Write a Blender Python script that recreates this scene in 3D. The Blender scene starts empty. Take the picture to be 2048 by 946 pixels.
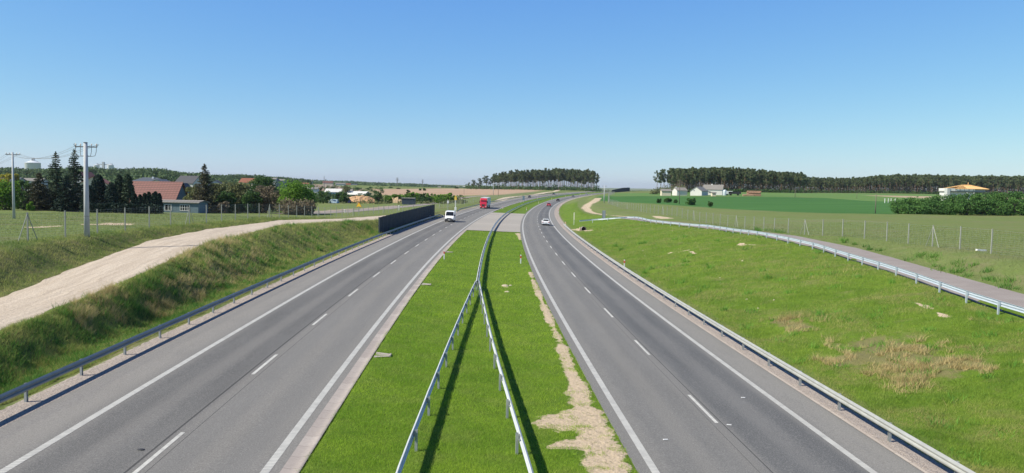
import bpy, math
import numpy as np
from mathutils import Matrix, Vector
rng = np.random.default_rng(11)
SC = bpy.context.scene
COL = SC.collection

# ------------------------------------------------------------------ camera
F, H, PITCH, ROLL = 1549.7, 8.712, 3.716, 1.112      # focal length for a 2048 px wide frame, eye height, tilts
p_, r_ = math.radians(PITCH), math.radians(ROLL)
fw = Vector((0, math.cos(p_), -math.sin(p_))); up0 = Vector((0, math.sin(p_), math.cos(p_))); rt0 = Vector((1, 0, 0))
rt = rt0*math.cos(r_) + up0*math.sin(r_); up = -rt0*math.sin(r_) + up0*math.cos(r_)
camd = bpy.data.cameras.new('camera'); cam = bpy.data.objects.new('camera', camd); COL.objects.link(cam)
cam.matrix_world = Matrix(((rt.x, up.x, -fw.x, 0), (rt.y, up.y, -fw.y, 0), (rt.z, up.z, -fw.z, H), (0, 0, 0, 1)))
camd.sensor_width = 36; camd.lens = F/2048*36; camd.clip_end = 30000; camd.clip_start = .1
SC.camera = cam
# ------------------------------------------------------------------ world and sun
SUN_AZ = Vector((-.95, -.33, 0)).normalized(); SUN_EL = math.radians(44)
W = bpy.data.worlds.new('World'); SC.world = W; W.use_nodes = True
nt = W.node_tree; sky = nt.nodes.new('ShaderNodeTexSky'); sky.sky_type = 'NISHITA'; sky.sun_disc = False
sky.sun_elevation = SUN_EL; sky.sun_rotation = math.atan2(SUN_AZ.x, SUN_AZ.y)
sky.altitude = 300; sky.air_density = 1.0; sky.dust_density = .2; sky.ozone_density = 5
_s = nt.nodes.new('ShaderNodeSeparateColor'); _c = nt.nodes.new('ShaderNodeCombineColor'); nt.links.new(sky.outputs[0], _s.inputs[0])
for _i, (_g, _k) in enumerate(((1.03, .71), (.82, 1.21), (.274, 3.88))):      # the camera's tone response to the clear sky
    _p = nt.nodes.new('ShaderNodeMath'); _p.operation = 'POWER'; _p.inputs[1].default_value = _g; nt.links.new(_s.outputs[_i], _p.inputs[0])
    _m = nt.nodes.new('ShaderNodeMath'); _m.operation = 'MULTIPLY'; _m.inputs[1].default_value = _k; nt.links.new(_p.outputs[0], _m.inputs[0]); nt.links.new(_m.outputs[0], _c.inputs[_i])
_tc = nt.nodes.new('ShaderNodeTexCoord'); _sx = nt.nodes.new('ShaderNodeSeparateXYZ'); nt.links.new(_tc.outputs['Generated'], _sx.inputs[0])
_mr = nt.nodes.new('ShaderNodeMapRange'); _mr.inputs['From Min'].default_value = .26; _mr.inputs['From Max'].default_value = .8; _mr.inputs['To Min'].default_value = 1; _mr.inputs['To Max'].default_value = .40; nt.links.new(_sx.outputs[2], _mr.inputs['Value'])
_vm = nt.nodes.new('ShaderNodeVectorMath'); _vm.operation = 'SCALE'; nt.links.new(_c.outputs[0], _vm.inputs[0]); nt.links.new(_mr.outputs[0], _vm.inputs['Scale'])   # sky dimmed above the view to weaken the fill light
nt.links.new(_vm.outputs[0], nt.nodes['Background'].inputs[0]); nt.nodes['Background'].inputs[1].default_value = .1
sund = bpy.data.lights.new('sun', 'SUN'); sund.energy = 5.0; sund.angle = math.radians(.53); sund.color = (1, .935, .80)
sun = bpy.data.objects.new('sun', sund); COL.objects.link(sun)
dirv = -(SUN_AZ*math.cos(SUN_EL) + Vector((0, 0, math.sin(SUN_EL))))
sun.rotation_euler = dirv.to_track_quat('-Z', 'Y').to_euler()
SC.view_settings.view_transform = 'Standard'; SC.view_settings.look = 'None'
SC.view_settings.gamma = 1; SC.view_settings.use_curve_mapping = False; SC.view_settings.exposure = 0.43
SC.render.engine = 'CYCLES'
try:
    SC.cycles.max_bounces = 5; SC.cycles.transparent_max_bounces = 12; SC.cycles.volume_bounces = 0
    SC.cycles.diffuse_bounces = 3; SC.cycles.glossy_bounces = 2
except Exception: pass

# ------------------------------------------------------------------ helpers
def look(px, py):                                     # pixel of the photograph -> ray
    u, v = px-1024, 473-py
    U = u*math.cos(r_) - v*math.sin(r_); V = u*math.sin(r_) + v*math.cos(r_)
    return (rt0*U + up0*V)/F + fw
def horizon(px):
    return 473 - F*math.tan(p_) + (px-1024)*math.tan(r_)
def tag(o, label=None, cat=None, group=None, kind=None):
    if label: o['label'] = label
    if cat: o['category'] = cat
    if group: o['group'] = group
    if kind: o['kind'] = kind
    return o
def mesh(name, v, f, smooth=False):
    v = np.asarray(v, np.float32); me = bpy.data.meshes.new(name)
    if isinstance(f, np.ndarray):
        k = f.shape[1]; me.vertices.add(len(v)); me.vertices.foreach_set('co', v.ravel())
        me.loops.add(f.size); me.loops.foreach_set('vertex_index', f.astype(np.int32).ravel())
        me.polygons.add(len(f)); me.polygons.foreach_set('loop_start', np.arange(0, f.size, k, dtype=np.int32))
        me.polygons.foreach_set('loop_total', np.full(len(f), k, np.int32)); me.update(calc_edges=True)
    else:
        me.from_pydata(v.tolist(), [], [list(map(int, q)) for q in f]); me.update()
    if smooth: me.polygons.foreach_set('use_smooth', [True]*len(me.polygons))
    return me
def obj(name, v, f, m, parent=None, smooth=False, bevel=0):
    v = np.asarray(v, float)
    if parent is not None and parent.get('_w'): pass
    me = v if False else mesh(name, v, f, smooth)
    me.materials.append(m)
    o = bpy.data.objects.new(name, me); COL.objects.link(o)
    if parent is not None: o.parent = parent
    if bevel:
        b = o.modifiers.new('bevel', 'BEVEL'); b.width = bevel; b.segments = 2; b.limit_method = 'ANGLE'
    return o
def inst(name, me, parent=None, loc=(0, 0, 0), rz=0, sc=1):
    o = bpy.data.objects.new(name, me); COL.objects.link(o); o.parent = parent; o.location = loc
    o.rotation_euler = (0, 0, rz); o.scale = (sc, sc, sc) if not hasattr(sc, '__len__') else sc
    return o
def empty(name, loc, rz=0, **k):
    o = bpy.data.objects.new(name, None); COL.objects.link(o); o.location = loc; o.rotation_euler = (0, 0, rz)
    o.empty_display_size = .2
    return tag(o, **k)
class MB:                                             # mesh collector
    def __init__(s): s.v = []; s.f = []
    def add(s, v, f):
        n = len(s.v); s.v += [tuple(map(float, q)) for q in v]; s.f += [[i+n for i in q] for q in f]; return s
    def box(s, x0, x1, y0, y1, z0, z1, top=0, topy=0):
        return s.add([(x0, y0, z0), (x1, y0, z0), (x1, y1, z0), (x0, y1, z0), (x0+top, y0+topy, z1), (x1-top, y0+topy, z1), (x1-top, y1-topy, z1), (x0+top, y1-topy, z1)],
                     [(3, 2, 1, 0), (4, 5, 6, 7), (0, 1, 5, 4), (1, 2, 6, 5), (2, 3, 7, 6), (3, 0, 4, 7)])
    def tube(s, pts, rad, n=8, cap=True):
        pts = [Vector(q) for q in pts]; rad = rad if hasattr(rad, '__len__') else [rad]*len(pts)
        V = []; Fs = []
        for i, q in enumerate(pts):
            t = (pts[min(i+1, len(pts)-1)] - pts[max(i-1, 0)]).normalized()
            a = t.cross(Vector((0, 0, 1)));
            if a.length < 1e-3: a = Vector((1, 0, 0))
            a.normalize(); b = t.cross(a)
            for k in range(n):
                w = 2*math.pi*k/n; V.append(q + (a*math.cos(w) + b*math.sin(w))*rad[i])
        for i in range(len(pts)-1):
            for k in range(n):
                Fs.append((i*n+k, i*n+(k+1) % n, (i+1)*n+(k+1) % n, (i+1)*n+k))
        if cap: Fs += [tuple(range(n))[::-1], tuple((len(pts)-1)*n+k for k in range(n))]
        return s.add(V, Fs)
    def prism(s, poly, x0, x1, x0b=None, x1b=None, idx=()):   # polygon in (y,z) extruded in x
        n = len(poly); V = []
        for side, (a, b) in enumerate(((x0, x0b), (x1, x1b))):
            for i, (y, z) in enumerate(poly): V.append(((b if (i in idx and b is not None) else a), y, z))
        Fs = [tuple(range(n)), tuple(range(2*n-1, n-1, -1))] + [(i, i+n, (i+1) % n+n, (i+1) % n) for i in range(n)]
        return s.add(V, Fs)
    def lathe(s, prof, n=16, c=(0, 0)):
        V = [(c[0]+r*math.cos(2*math.pi*k/n), c[1]+r*math.sin(2*math.pi*k/n), z) for r, z in prof for k in range(n)]
        Fs = [(i*n+k, i*n+(k+1) % n, (i+1)*n+(k+1) % n, (i+1)*n+k) for i in range(len(prof)-1) for k in range(n)]
        return s.add(V, Fs)
    def build(s, name, m, parent=None, bevel=0, smooth=False): return obj(name, s.v, s.f, m, parent, smooth, bevel)
    def me(s, name, m, smooth=False): q = mesh(name, s.v, s.f, smooth); q.materials.append(m); return q

# ------------------------------------------------------------------ materials
def newmat(name):
    m = bpy.data.materials.new(name); m.use_nodes = True; t = m.node_tree
    return m, t, t.nodes['Principled BSDF']
def N(t, kind, **k):
    n = t.nodes.new('ShaderNode'+kind)
    for a, b in k.items(): setattr(n, a, b)
    return n
def noise(t, scale, detail=4, vec=None, rough=.55):
    n = N(t, 'TexNoise'); n.inputs['Scale'].default_value = scale; n.inputs['Detail'].default_value = detail; n.inputs['Roughness'].default_value = rough
    if vec: t.links.new(vec, n.inputs['Vector'])
    return n.outputs['Fac']
def geo(t): return N(t, 'NewGeometry').outputs['Position']
def ramp(t, fac, a, b, lo=0., hi=1.):
    n = N(t, 'MapRange'); n.inputs['From Min'].default_value = a; n.inputs['From Max'].default_value = b
    n.inputs['To Min'].default_value = lo; n.inputs['To Max'].default_value = hi; t.links.new(fac, n.inputs['Value']); return n.outputs['Result']
def mix(t, fac, a, b):
    n = N(t, 'Mix', data_type='RGBA')
    for s, q in ((n.inputs['Factor'], fac), (n.inputs[6], a), (n.inputs[7], b)):
        if isinstance(q, (int, float)): s.default_value = q
        elif isinstance(q, tuple): s.default_value = q+(1,)
        else: t.links.new(q, s)
    return n.outputs[2]
def mth(t, op, a, b=0.):
    n = N(t, 'Math', operation=op)
    for s, q in ((n.inputs[0], a), (n.inputs[1], b)):
        if isinstance(q, (int, float)): s.default_value = q
        else: t.links.new(q, s)
    return n.outputs[0]
def attr(t, name, out='Fac'): return N(t, 'Attribute', attribute_name=name).outputs[out]
def bump(t, bs, h, dist, strength=1.):
    b = N(t, 'Bump'); b.inputs['Distance'].default_value = dist; b.inputs['Strength'].default_value = strength
    t.links.new(h, b.inputs['Height']); t.links.new(b.outputs[0], bs.inputs['Normal'])
def scaled(t, vec, s):
    n = N(t, 'VectorMath', operation='MULTIPLY'); t.links.new(vec, n.inputs[0]); n.inputs[1].default_value = s; return n.outputs[0]
def simple(name, c, rough=.7, var=.15, scale=3., metal=0., bmp=0., spec=.5):
    m, t, b = newmat(name); co = N(t, 'TexCoord').outputs['Object']; f = noise(t, scale, 5, co)
    lo = tuple(x*(1-var) for x in c); hi = tuple(min(1, x*(1+var)) for x in c)
    t.links.new(mix(t, ramp(t, f, .3, .7), lo, hi), b.inputs['Base Color'])
    b.inputs['Roughness'].default_value = rough; b.inputs['Metallic'].default_value = metal; b.inputs['Specular IOR Level'].default_value = spec
    if bmp: bump(t, b, f, bmp)
    return m
def leafmat(name, c1, c2, trans=.35, k=1.75, c3=None, s3=.35, a3=.7, lo3=.5):
    c1 = tuple(x*k for x in c1); c2 = tuple(x*k for x in c2)
    m, t, b = newmat(name); a = attr(t, 'tint')
    r = N(t, 'ObjectInfo').outputs['Random']
    f = mth(t, 'ADD', mth(t, 'MULTIPLY', a, .7), mth(t, 'MULTIPLY', r, .3))
    col = mix(t, f, c1, c2)
    if c3: col = mix(t, ramp(t, noise(t, s3, 6, geo(t), .62), lo3, lo3+.13, 0, a3), col, tuple(x*k for x in c3))
    t.links.new(col, b.inputs['Base Color']); b.inputs['Roughness'].default_value = .75; b.inputs['Specular IOR Level'].default_value = .2
    tr = N(t, 'BsdfTranslucent'); t.links.new(col, tr.inputs[0]); ms = N(t, 'MixShader'); ms.inputs[0].default_value = trans
    t.links.new(b.outputs[0], ms.inputs[1]); t.links.new(tr.outputs[0], ms.inputs[2]); t.links.new(ms.outputs[0], t.nodes['Material Output'].inputs[0])
    return m

# ------------------------------------------------------------------ the motorway's plan and profile
KS = np.array([-80, 0, 40, 80, 120, 160, 220, 300, 400, 520, 700, 900, 1000, 1100, 1250, 1600.])
KAP = np.array([.386, .386, .41, .41, .36, .40, .40, .36, .38, .41, .385, .38, .38, .38, .3, .2])*1e-3
KZ = np.array([-.01, 0, .018, .016, -.011, -.049, -.068, .015, .469, 1.304, 2.716, 4.39, 4.9, 4.6, 2.8, -3])
KSUP = np.array([.0235, .0235, .025, .0265, .024, .023, .0215, .022, .0234, .026, .027, .0265, .0265, .026, .025, .02])
def spl(k, v, s):
    m = np.gradient(v, k); i = np.clip(np.searchsorted(k, s)-1, 0, len(k)-2); h = k[i+1]-k[i]; t = (s-k[i])/h
    return (2*t**3-3*t**2+1)*v[i]+(t**3-2*t**2+t)*h*m[i]+(-2*t**3+3*t**2)*v[i+1]+(t**3-t**2)*h*m[i+1]
S = np.arange(-80, 1601, 2.); i0 = 40
kap = spl(KS, KAP, S); HD = np.concatenate([[0], np.cumsum((kap[1:]+kap[:-1]))]); HD += -.0543-HD[i0]
hm = (HD[1:]+HD[:-1])/2
CX = np.concatenate([[0], np.cumsum(np.sin(hm)*2)]); CY = np.concatenate([[0], np.cumsum(np.cos(hm)*2)])
CX += -.162-CX[i0]; CY -= CY[i0]
CZ = spl(KS, KZ, S); CS = spl(KS, KSUP, S)
def offline(o):
    return CX+o*np.cos(HD), CY-o*np.sin(HD), CZ-CS*o
def offx(o, y):                                       # x, z, s of the line at lateral offset o in row y
    X, Y, Z = offline(o); return np.interp(y, Y, X), np.interp(y, Y, Z), np.interp(y, Y, S)
def at_s(s, o, dz=0):
    x, y, z, h, c = (np.interp(s, S, a) for a in (CX, CY, CZ, HD, CS))
    return np.array([x+o*np.cos(h), y-o*np.sin(h), z-c*o+dz]), h
LC, RC, LW = -9.49, 9.59, 3.62

# ------------------------------------------------------------------ the ground
CTRL = [(-37, 66, 3.8), (-37, 94, 3.5), (-37, 116, 3.1), (-37, 158, 1.5), (-36, 204, .7), (-55, 60, 3.9), (-60, 110, 3.1), (-90, 165, 1.8), (-130, 160, 2.0),
 (-35, 20, 3.4), (-60, 0, 3.8), (-30, -60, 3), (-100, 60, 3.7), (-60, 313, 0), (-100, 300, 0), (-150, 500, -.8), (-35, 260, .2), (-80, 450, -.4), (-250, 600, 0),
 (-40, 600, 1.6), (-60, 760, 2.8), (-310, 900, 7), (-500, 1000, 8), (-900, 1200, 14), (-300, 1500, 1), (-700, 750, 7), (-1200, 700, 8), (-300, 350, 1),
 (-600, 400, 3), (0, 900, 5.2), (50, 1000, 5.6), (-20, 400, .3), (-200, 220, 1.6), (-400, 200, 3), (-600, 0, 4),
 (45, 68, 3.5), (46, 86, 3.3), (44, 100, 3.0), (44, 150, 1.7), (40, 183, 2.2), (39, 218, 2.0), (42, 300, 1.8), (42, 354, 1.7), (121, 215, 3), (82, 220, 2.8),
 (46, 374, 1.9), (130, 430, 5.2), (160, 620, 7.3), (60, 520, 3.7), (90, 600, 4.3), (250, 450, 5.6), (400, 600, 8), (400, 800, 9), (120, 650, 5.4), (48, 20, 3.5), (36, -60, 3),
 (100, 60, 3.6), (100, 120, 3.2), (250, 200, 3.6), (600, 400, 6), (230, 950, 6.5), (900, 900, 10), (130, 820, 5.2), (300, 1700, -3), (1500, 600, 8), (600, 0, 4),
 (-700, 3000, 1), (-2300, 3000, 16), (-100, 3000, 0), (-223, 900, 7), (-126, 700, 4), (-72, 900, 4.6), (-200, 1250, 1.5), (-90, 1250, 2.5), (430, 3000, -12), (2500, 3000, 12), (900, 1700, 9), (700, 5500, -22), (-3000, 6000, 20), (3000, 6000, 12), (-5000, 0, 8), (5000, 0, 8), (0, -60, 2)]
CT = np.array(CTRL, float)
def _k(d): return np.sqrt(d*d+16)
_A = _k(np.hypot(CT[:, None, 0]-CT[None, :, 0], CT[:, None, 1]-CT[None, :, 1]))
_n = len(CT); _M = np.zeros((_n+1, _n+1)); _M[:_n, :_n] = _A; _M[:_n, _n] = 1; _M[_n, :_n] = 1
_w = np.linalg.solve(_M, np.concatenate([CT[:, 2], [0]]))
def rbf(x, y):
    x = np.asarray(x, float); y = np.asarray(y, float); out = np.full(np.broadcast(x, y).shape, _w[-1])
    for (cx, cy, _), w in zip(CTRL, _w[:-1]): out = out + w*_k(np.hypot(x-cx, y-cy))
    return out
ys = np.concatenate([np.arange(-60, 14, 3.), np.arange(14, 60, .4), np.arange(60, 120, .8), np.arange(120, 300, 2.), np.arange(300, 700, 6.), np.arange(700, 1300, 14.), np.geomspace(1300, 12000, 30)])
R = len(ys)
def lerp_line(py_, px_, pz_, o_end, y0, y1, dz):
    x = np.interp(ys, py_, px_); z = np.interp(ys, py_, pz_); ox, oz, _ = offx(o_end, np.minimum(ys, 1450))
    w = np.clip((ys-y0)/(y1-y0), 0, 1); w = w*w*(3-2*w); return x*(1-w)+ox*w, z*(1-w)+(oz+dz)*w
def fade(z, x):                                       # the corridor merges with the land beyond the crest
    w = np.clip((ys-1100)/200, 0, 1); return z*(1-w)+rbf(x, ys)*w
T2x, T2z = lerp_line([-60, 20, 44.7, 58, 72, 86, 117, 150, 178, 213], [-25, -28, -29.6, -32, -34, -34.3, -35, -33, -30.4, -27], [.6, 1.2, 1.7, 2.3, 2.9, 3.2, 2.9, 1.8, 1.3, .8], -24, 205, 260, .1)
T1x, T1z = lerp_line([-60, 20, 36, 51, 70, 104, 130, 150, 178, 213], [-20.5, -22.5, -24, -25, -28, -31, -29.5, -27, -25, -23.2], [.4, 1.0, 1.45, 2.2, 2.9, 2.9, 2.2, 1.6, 1.2, .7], -21, 205, 260, 0)
BTx = T2x - np.interp(ys, [-60, 40, 60, 75, 100, 200], [4.5, 4.5, 4, 2.5, 2, 3])
C1x, C1z = lerp_line([-60, 20, 47, 86, 105, 137, 155, 170, 190, 215], [23, 27, 29.3, 33.5, 33.5, 33.9, 31, 27.5, 24, 21], [.8, 1.3, 1.8, 2.4, 2.6, 1.9, 1.7, 1.65, 1.5, 1.2], 23, 200, 260, 1.3)
C2x = C1x + np.interp(ys, [-60, 40, 60, 137, 160, 190, 215], [5.2, 5.2, 5.2, 5.2, 6.5, 5, 4]); C2z = C1z+.12
C3x = C2x + 5
yc = np.minimum(ys, 1450)
groups = []                                           # (x0, z0, x1, z1, n, shape)
cols_x = []; cols_z = []; marks = {}
def addcol(x, z): cols_x.append(x); cols_z.append(z)
for d in np.geomspace(7000, 1.0, 64): addcol(BTx-d, rbf(BTx-d, ys))
zBT = rbf(BTx, ys)
def span(xa, za, xb, zb, n, shape='s', first=True, name=None):
    marks[name] = len(cols_x)
    for i in range(0 if first else 1, n+1):
        t = i/n; q = t*t*(3-2*t) if shape == 's' else (t if shape == 'l' else shape(t))
        addcol(xa+(xb-xa)*t, za+(zb-za)*q)
def O(o, dz=0):
    x, z, s = offx(o, yc); z = z+dz; return x, fade(z, x)
fT2, fT1 = fade(T2z, T2x), fade(T1z, T1x); fC1, fC2 = fade(C1z, C1x), fade(C2z, C2x)
D0 = O(-19.4, 0); D0 = (D0[0], D0[1]-np.interp(ys, [100, 200], [.55, .1]))
span(BTx, zBT, T2x, fT2, 8, 's', True, 'bank')
span(T2x, fT2, T1x, fT1, 8, lambda t: t, False, 'track')
span(T1x, fT1, *D0, 18, 's', False, 'slopeL')
span(*D0, *O(-17.0, -.05), 4, 's', False, 'ditch')
span(*O(-17.0, -.05), *O(-15.4, -.02), 4, 'l', False, 'verge')
x, z = O(-15.2, -.09); addcol(x, z)
for o in np.linspace(-14.8, -5.5, 7): addcol(*O(o, -.09))
addcol(*O(-4.96, -.09))
marks['med'] = len(cols_x)
for o in np.linspace(-4.93, 5.4, 34):
    b = 1-((o-.25)/5.13)**2; dz = -.15*b*np.interp(ys, [144, 148, 250, 256], [1, .0, .0, 1]) - .01 - np.interp(ys, [147, 149.5, 249, 251], [0, .07, .07, 0])
    x, z, s = offx(o, yc); addcol(x, fade(z+dz, x))
for o in np.linspace(5.6, 14.7, 7): addcol(*O(o, -.09))
span(*O(14.95, -.03), *O(16.8, -.05), 4, 'l', True, 'vergeR')
span(*O(16.8, -.05), C1x, fC1, 22, lambda t: .55*t+.45*t*t*(3-2*t), False, 'slopeR')
span(C1x, fC1, C2x, fC2, 5, 'l', False, 'serv')
span(C2x, fC2, C3x, rbf(C3x, ys), 5, 's', False, 'bankR')
for d in np.geomspace(1.2, 7000, 64): addcol(C3x+d, rbf(C3x+d, ys))
GX = np.stack(cols_x, 1); GZ = np.stack(cols_z, 1); NC = GX.shape[1]
GY = np.repeat(ys[:, None], NC, 1)
# gentle unevenness off the pavement
def hashn(x, y, sc, seed):
    g = np.random.default_rng(seed).random((64, 64)); X = x/sc; Y = y/sc; i = np.floor(X).astype(int); j = np.floor(Y).astype(int)
    u = X-i; v = Y-j; u = u*u*(3-2*u); v = v*v*(3-2*v); G = lambda a, b: g[a % 64, b % 64]
    return G(i, j)*(1-u)*(1-v)+G(i+1, j)*u*(1-v)+G(i, j+1)*(1-u)*v+G(i+1, j+1)*u*v
rough = np.zeros_like(GX)
cidx = np.arange(NC)
def wcol(a, b, amp):
    w = np.zeros(NC); w[a:b] = amp; return w
amp = wcol(0, marks['bank']+8, .12)+wcol(marks['bank']+9, marks['track'], .12)+wcol(marks['slopeL']+1, marks['verge'], .16)+wcol(marks['slopeR']+1, marks['serv'], .22)+wcol(marks['bankR']+1, NC, .12)+wcol(marks['med']+1, marks['med']+33, .03)
nz = (hashn(GX, GY, 1.3, 1)-.5)+(hashn(GX, GY, .6, 2)-.5)*.6+(hashn(GX, GY, 5., 3)-.5)*1.6
GZ = GZ+nz*amp[None, :]
def zg(x, y):                                         # height of the ground (bilinear in the grid)
    x = np.atleast_1d(np.asarray(x, float)); y = np.atleast_1d(np.asarray(y, float))
    i = np.clip(np.searchsorted(ys, y)-1, 0, R-2); w = np.clip((y-ys[i])/(ys[i+1]-ys[i]), 0, 1); out = np.zeros(len(x))
    for r in np.unique(i):
        q = i == r; a = np.interp(x[q], GX[r], GZ[r]); b = np.interp(x[q], GX[r+1], GZ[r+1]); out[q] = a*(1-w[q])+b*w[q]
    return out
def z1(x, y): return float(zg(x, y)[0])
def at(px, py, d0=15, d1=4000):                       # the point of the ground seen at a pixel of the photograph
    d = look(px, py); t = np.geomspace(d0, d1, 900); X = d.x*t; Y = d.y*t; Z = H+d.z*t; g = zg(X, Y); k = np.nonzero(Z < g)[0]
    if len(k) == 0: return Vector((X[-1], Y[-1], g[-1]))
    k = max(k[0], 1); a = Z[k-1]-g[k-1]; b = g[k]-Z[k]; w = a/(a+b+1e-9); tt = t[k-1]+(t[k]-t[k-1])*w
    return Vector((d.x*tt, d.y*tt, z1(d.x*tt, d.y*tt)))
def atd(px, D):                                       # ground point below a pixel column at distance D
    x = (px-1024)/F*D; return Vector((x, D, z1(x, D)))
def ztop(px, py, D): return H+(horizon(px)-py)/F*D
def segdist(P, pts, wid):                             # (width - distance)/width to a polyline, widths along it
    best = np.full(len(P), -9.)
    for (a, wa), (b, wb) in zip(zip(pts[:-1], wid[:-1]), zip(pts[1:], wid[1:])):
        a = np.array(a[:2]); b = np.array(b[:2]); e = b-a; t = np.clip(((P-a)@e)/(e@e+1e-9), 0, 1); d = np.hypot(*(P-a-t[:, None]*e).T); w = wa+(wb-wa)*t
        best = np.maximum(best, 1-d/w)
    return best
def polysd(P, poly):                                  # signed distance, positive inside
    poly = np.array([q[:2] for q in poly], float); ins = np.zeros(len(P), bool); best = np.full(len(P), 1e9)
    for a, b in zip(poly, np.roll(poly, -1, 0)):
        e = b-a; t = np.clip(((P-a)@e)/(e@e+1e-9), 0, 1); best = np.minimum(best, np.hypot(*(P-a-t[:, None]*e).T))
        c = ((a[1] > P[:, 1]) != (b[1] > P[:, 1])) & (P[:, 0] < (b[0]-a[0])*(P[:, 1]-a[1])/(b[1]-a[1]+1e-12)+a[0]); ins ^= c
    return np.where(ins, best, -best)
P = np.stack([GX.ravel(), GY.ravel()], 1)
def wl(pts): return [at(*q) for q in pts]
sand = np.full(len(P), -1.)
def sline(px, w):
    global sand
    sand = np.maximum(sand, segdist(P, wl(px), w))
def offpoly(pairs): return [at_s(s, o)[0] for s, o in pairs]
# bare sand along the right edge of the median
sand = np.maximum(sand, segdist(P, offpoly([(16, 4.5), (24, 4.6), (33, 4.75)]), [.8, .7, .6]))
sand = np.maximum(sand, segdist(P, offpoly([(28.8, 3.05), (28.6, 3.6), (29, 4.4), (33, 4.8), (40, 4.95), (52, 5.05), (64, 5.1), (80, 5.2)]), [.6, 1.1, .95, .5, .4, .34, .30, .22]))
sand = np.maximum(sand, segdist(P, offpoly([(25.9, 3.0), (26.2, 3.6)]), [.3, .6]))
sand = np.maximum(sand, segdist(P, offpoly([(128, 5.2), (140, 5.1), (146, 4.9)]), [.2, .35, .6]))
sand = np.maximum(sand, segdist(P, [at(1008, 572), at(1012, 574)], [.35, .35]))
sline([(1197, 396), (1190, 402), (1176, 409), (1171, 416), (1178, 423), (1190, 427), (1212, 430)], [2.0, 2.2, 1.9, 1.7, 1.2, .9, .6])
sline([(1222, 431), (1240, 432), (1262, 434)], [.7, .8, .7])
sline([(1308, 432), (1330, 436), (1345, 437)], [.8, 1.6, .8])
sline([(1752, 572), (1800, 590), (1850, 612), (1905, 640)], [.08, .14, .22, .12])
sline([(1340, 505), (1380, 500), (1392, 508)], [.25, .4, .2]); sline([(1480, 488), (1505, 490)], [.5, .5])
sline([(1150, 459), (1180, 461)], [1.6, 1.2])
sline([(1010, 573), (1016, 575)], [.3, .3])
sline([(60, 455), (110, 452)], [1.0, .8]); sline([(180, 449), (225, 448), (262, 449)], [1.1, 1.8, .8])
sand -= np.clip(hashn(P[:, 0], P[:, 1], 1.9, 77)-.42, 0, 1)*1.25*(P[:, 1] > 30.5)*(P[:, 1] < 110)*(P[:, 0] < 6)
dry = np.full(len(P), -1.)
def dline(px, w):
    global dry
    dry = np.maximum(dry, segdist(P, wl(px), w))
dline([(1690, 722), (1780, 705), (1850, 730), (1930, 735)], [1.3, 2.2, 2.4, 1.4])
dline([(1740, 690), (1810, 700)], [1.8, 1.8]); dline([(1560, 642), (1600, 655)], [.8, .9]); 
dline([(260, 545), (330, 515), (420, 490), (480, 470)], [1.0, 1.6, 1.6, 1.]); dline([(300, 620), (420, 560), (520, 510)], [.8, 1.2, .8])
dline([(150, 640), (230, 590)], [.8, 1.]); 
wheat = polysd(P, [at(1190, 401), at(1300, 407), at(1450, 417.5), at(1600, 425), at(1790, 429), at(1860, 400), at(1780, 399), at(1600, 394.5), at(1420, 393), at(1300, 392), at(1195, 392.5)])
wheat2 = polysd(P, [at(1195, 391.5), at(1300, 391.3), at(1420, 392.3), at(1600, 394), at(1650, 394.5), (170, 640), (130, 660), (80, 640), (75, 560)])
wheat3 = polysd(P, [(175, 380), (480, 360), (480, 760), (180, 700)])
tan = polysd(P, [at(760, 390), at(900, 391.5), at(1000, 390), at(1065, 384), (35, 905), (-72, 910), (-130, 705)])
tan2 = polysd(P, [at(610, 391), at(748, 391), (-133, 695), (-223, 905), (-280, 860)])
tan3 = polysd(P, [(250, 480), (460, 470), (470, 560), (250, 560)])
zoneL = np.zeros((R, NC)); zoneL[:, marks['slopeL']+0:marks['verge']] = 1; zoneL[:, marks['bank']+2:marks['track']+1] = 1; zoneL *= np.clip((300-GY)/60, 0, 1)
med = np.zeros((R, NC)); med[:, marks['med']-1:marks['med']+36] = 1
slopeR = np.zeros((R, NC)); slopeR[:, marks['slopeR']:marks['serv']+1] = 1; slopeR *= np.clip((420-GY)/60, 0, 1)
vergeA = np.full((R, NC), -1.)
for nm, k, w in (('verge', 5, 1), ('vergeR', 5, 1)): vergeA[:, marks[nm]:marks[nm]+k] = np.linspace(.12, 1.4, k) if nm == 'verge' else np.linspace(1.2, -.2, k)
vergeA *= np.where(vergeA > 0, 1, 1)
vi = (np.arange(R)[:, None]*NC+np.arange(NC)[None, :])
Q = np.stack([vi[:-1, :-1], vi[:-1, 1:], vi[1:, 1:], vi[1:, :-1]], -1).reshape(-1, 4)
gm, t, b = newmat('ground'); pos = geo(t)
def thr(name, n, a=-.15, bb=.15, amt=.9): return ramp(t, mth(t, 'ADD', attr(t, name), mth(t, 'MULTIPLY', mth(t, 'SUBTRACT', n, .5), amt)), a, bb)
nL = noise(t, .05, 3, pos); nM = noise(t, .55, 5, pos); nF = noise(t, 3.2, 6, pos, .65); nS = noise(t, 14., 5, pos, .7); nP = noise(t, 1.1, 6, pos, .6)
stretch = noise(t, 1., 5, scaled(t, pos, (.25, 1.2, 1.)), .6)
green = mix(t, ramp(t, nM, .35, .65), (.10, .175, .016), (.155, .235, .028))
green = mix(t, ramp(t, nF, .35, .75), mix(t, .55, green, (.07, .12, .018)), green)
meadow = mix(t, ramp(t, stretch, .3, .7), (.135, .195, .050), (.205, .235, .090))
meadow = mix(t, ramp(t, nL, .42, .6, 0, .55), meadow, (.14, .20, .05))
meadow = mix(t, ramp(t, noise(t, 1., 4, scaled(t, pos, (.05, .16, 1.)), .6), .5, .66, 0, .6), meadow, (.225, .195, .115))
meadow = mix(t, ramp(t, nF, .35, .7, .45, 0), meadow, (.09, .11, .04))
col = mix(t, attr(t, 'inner'), meadow, green)
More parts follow.
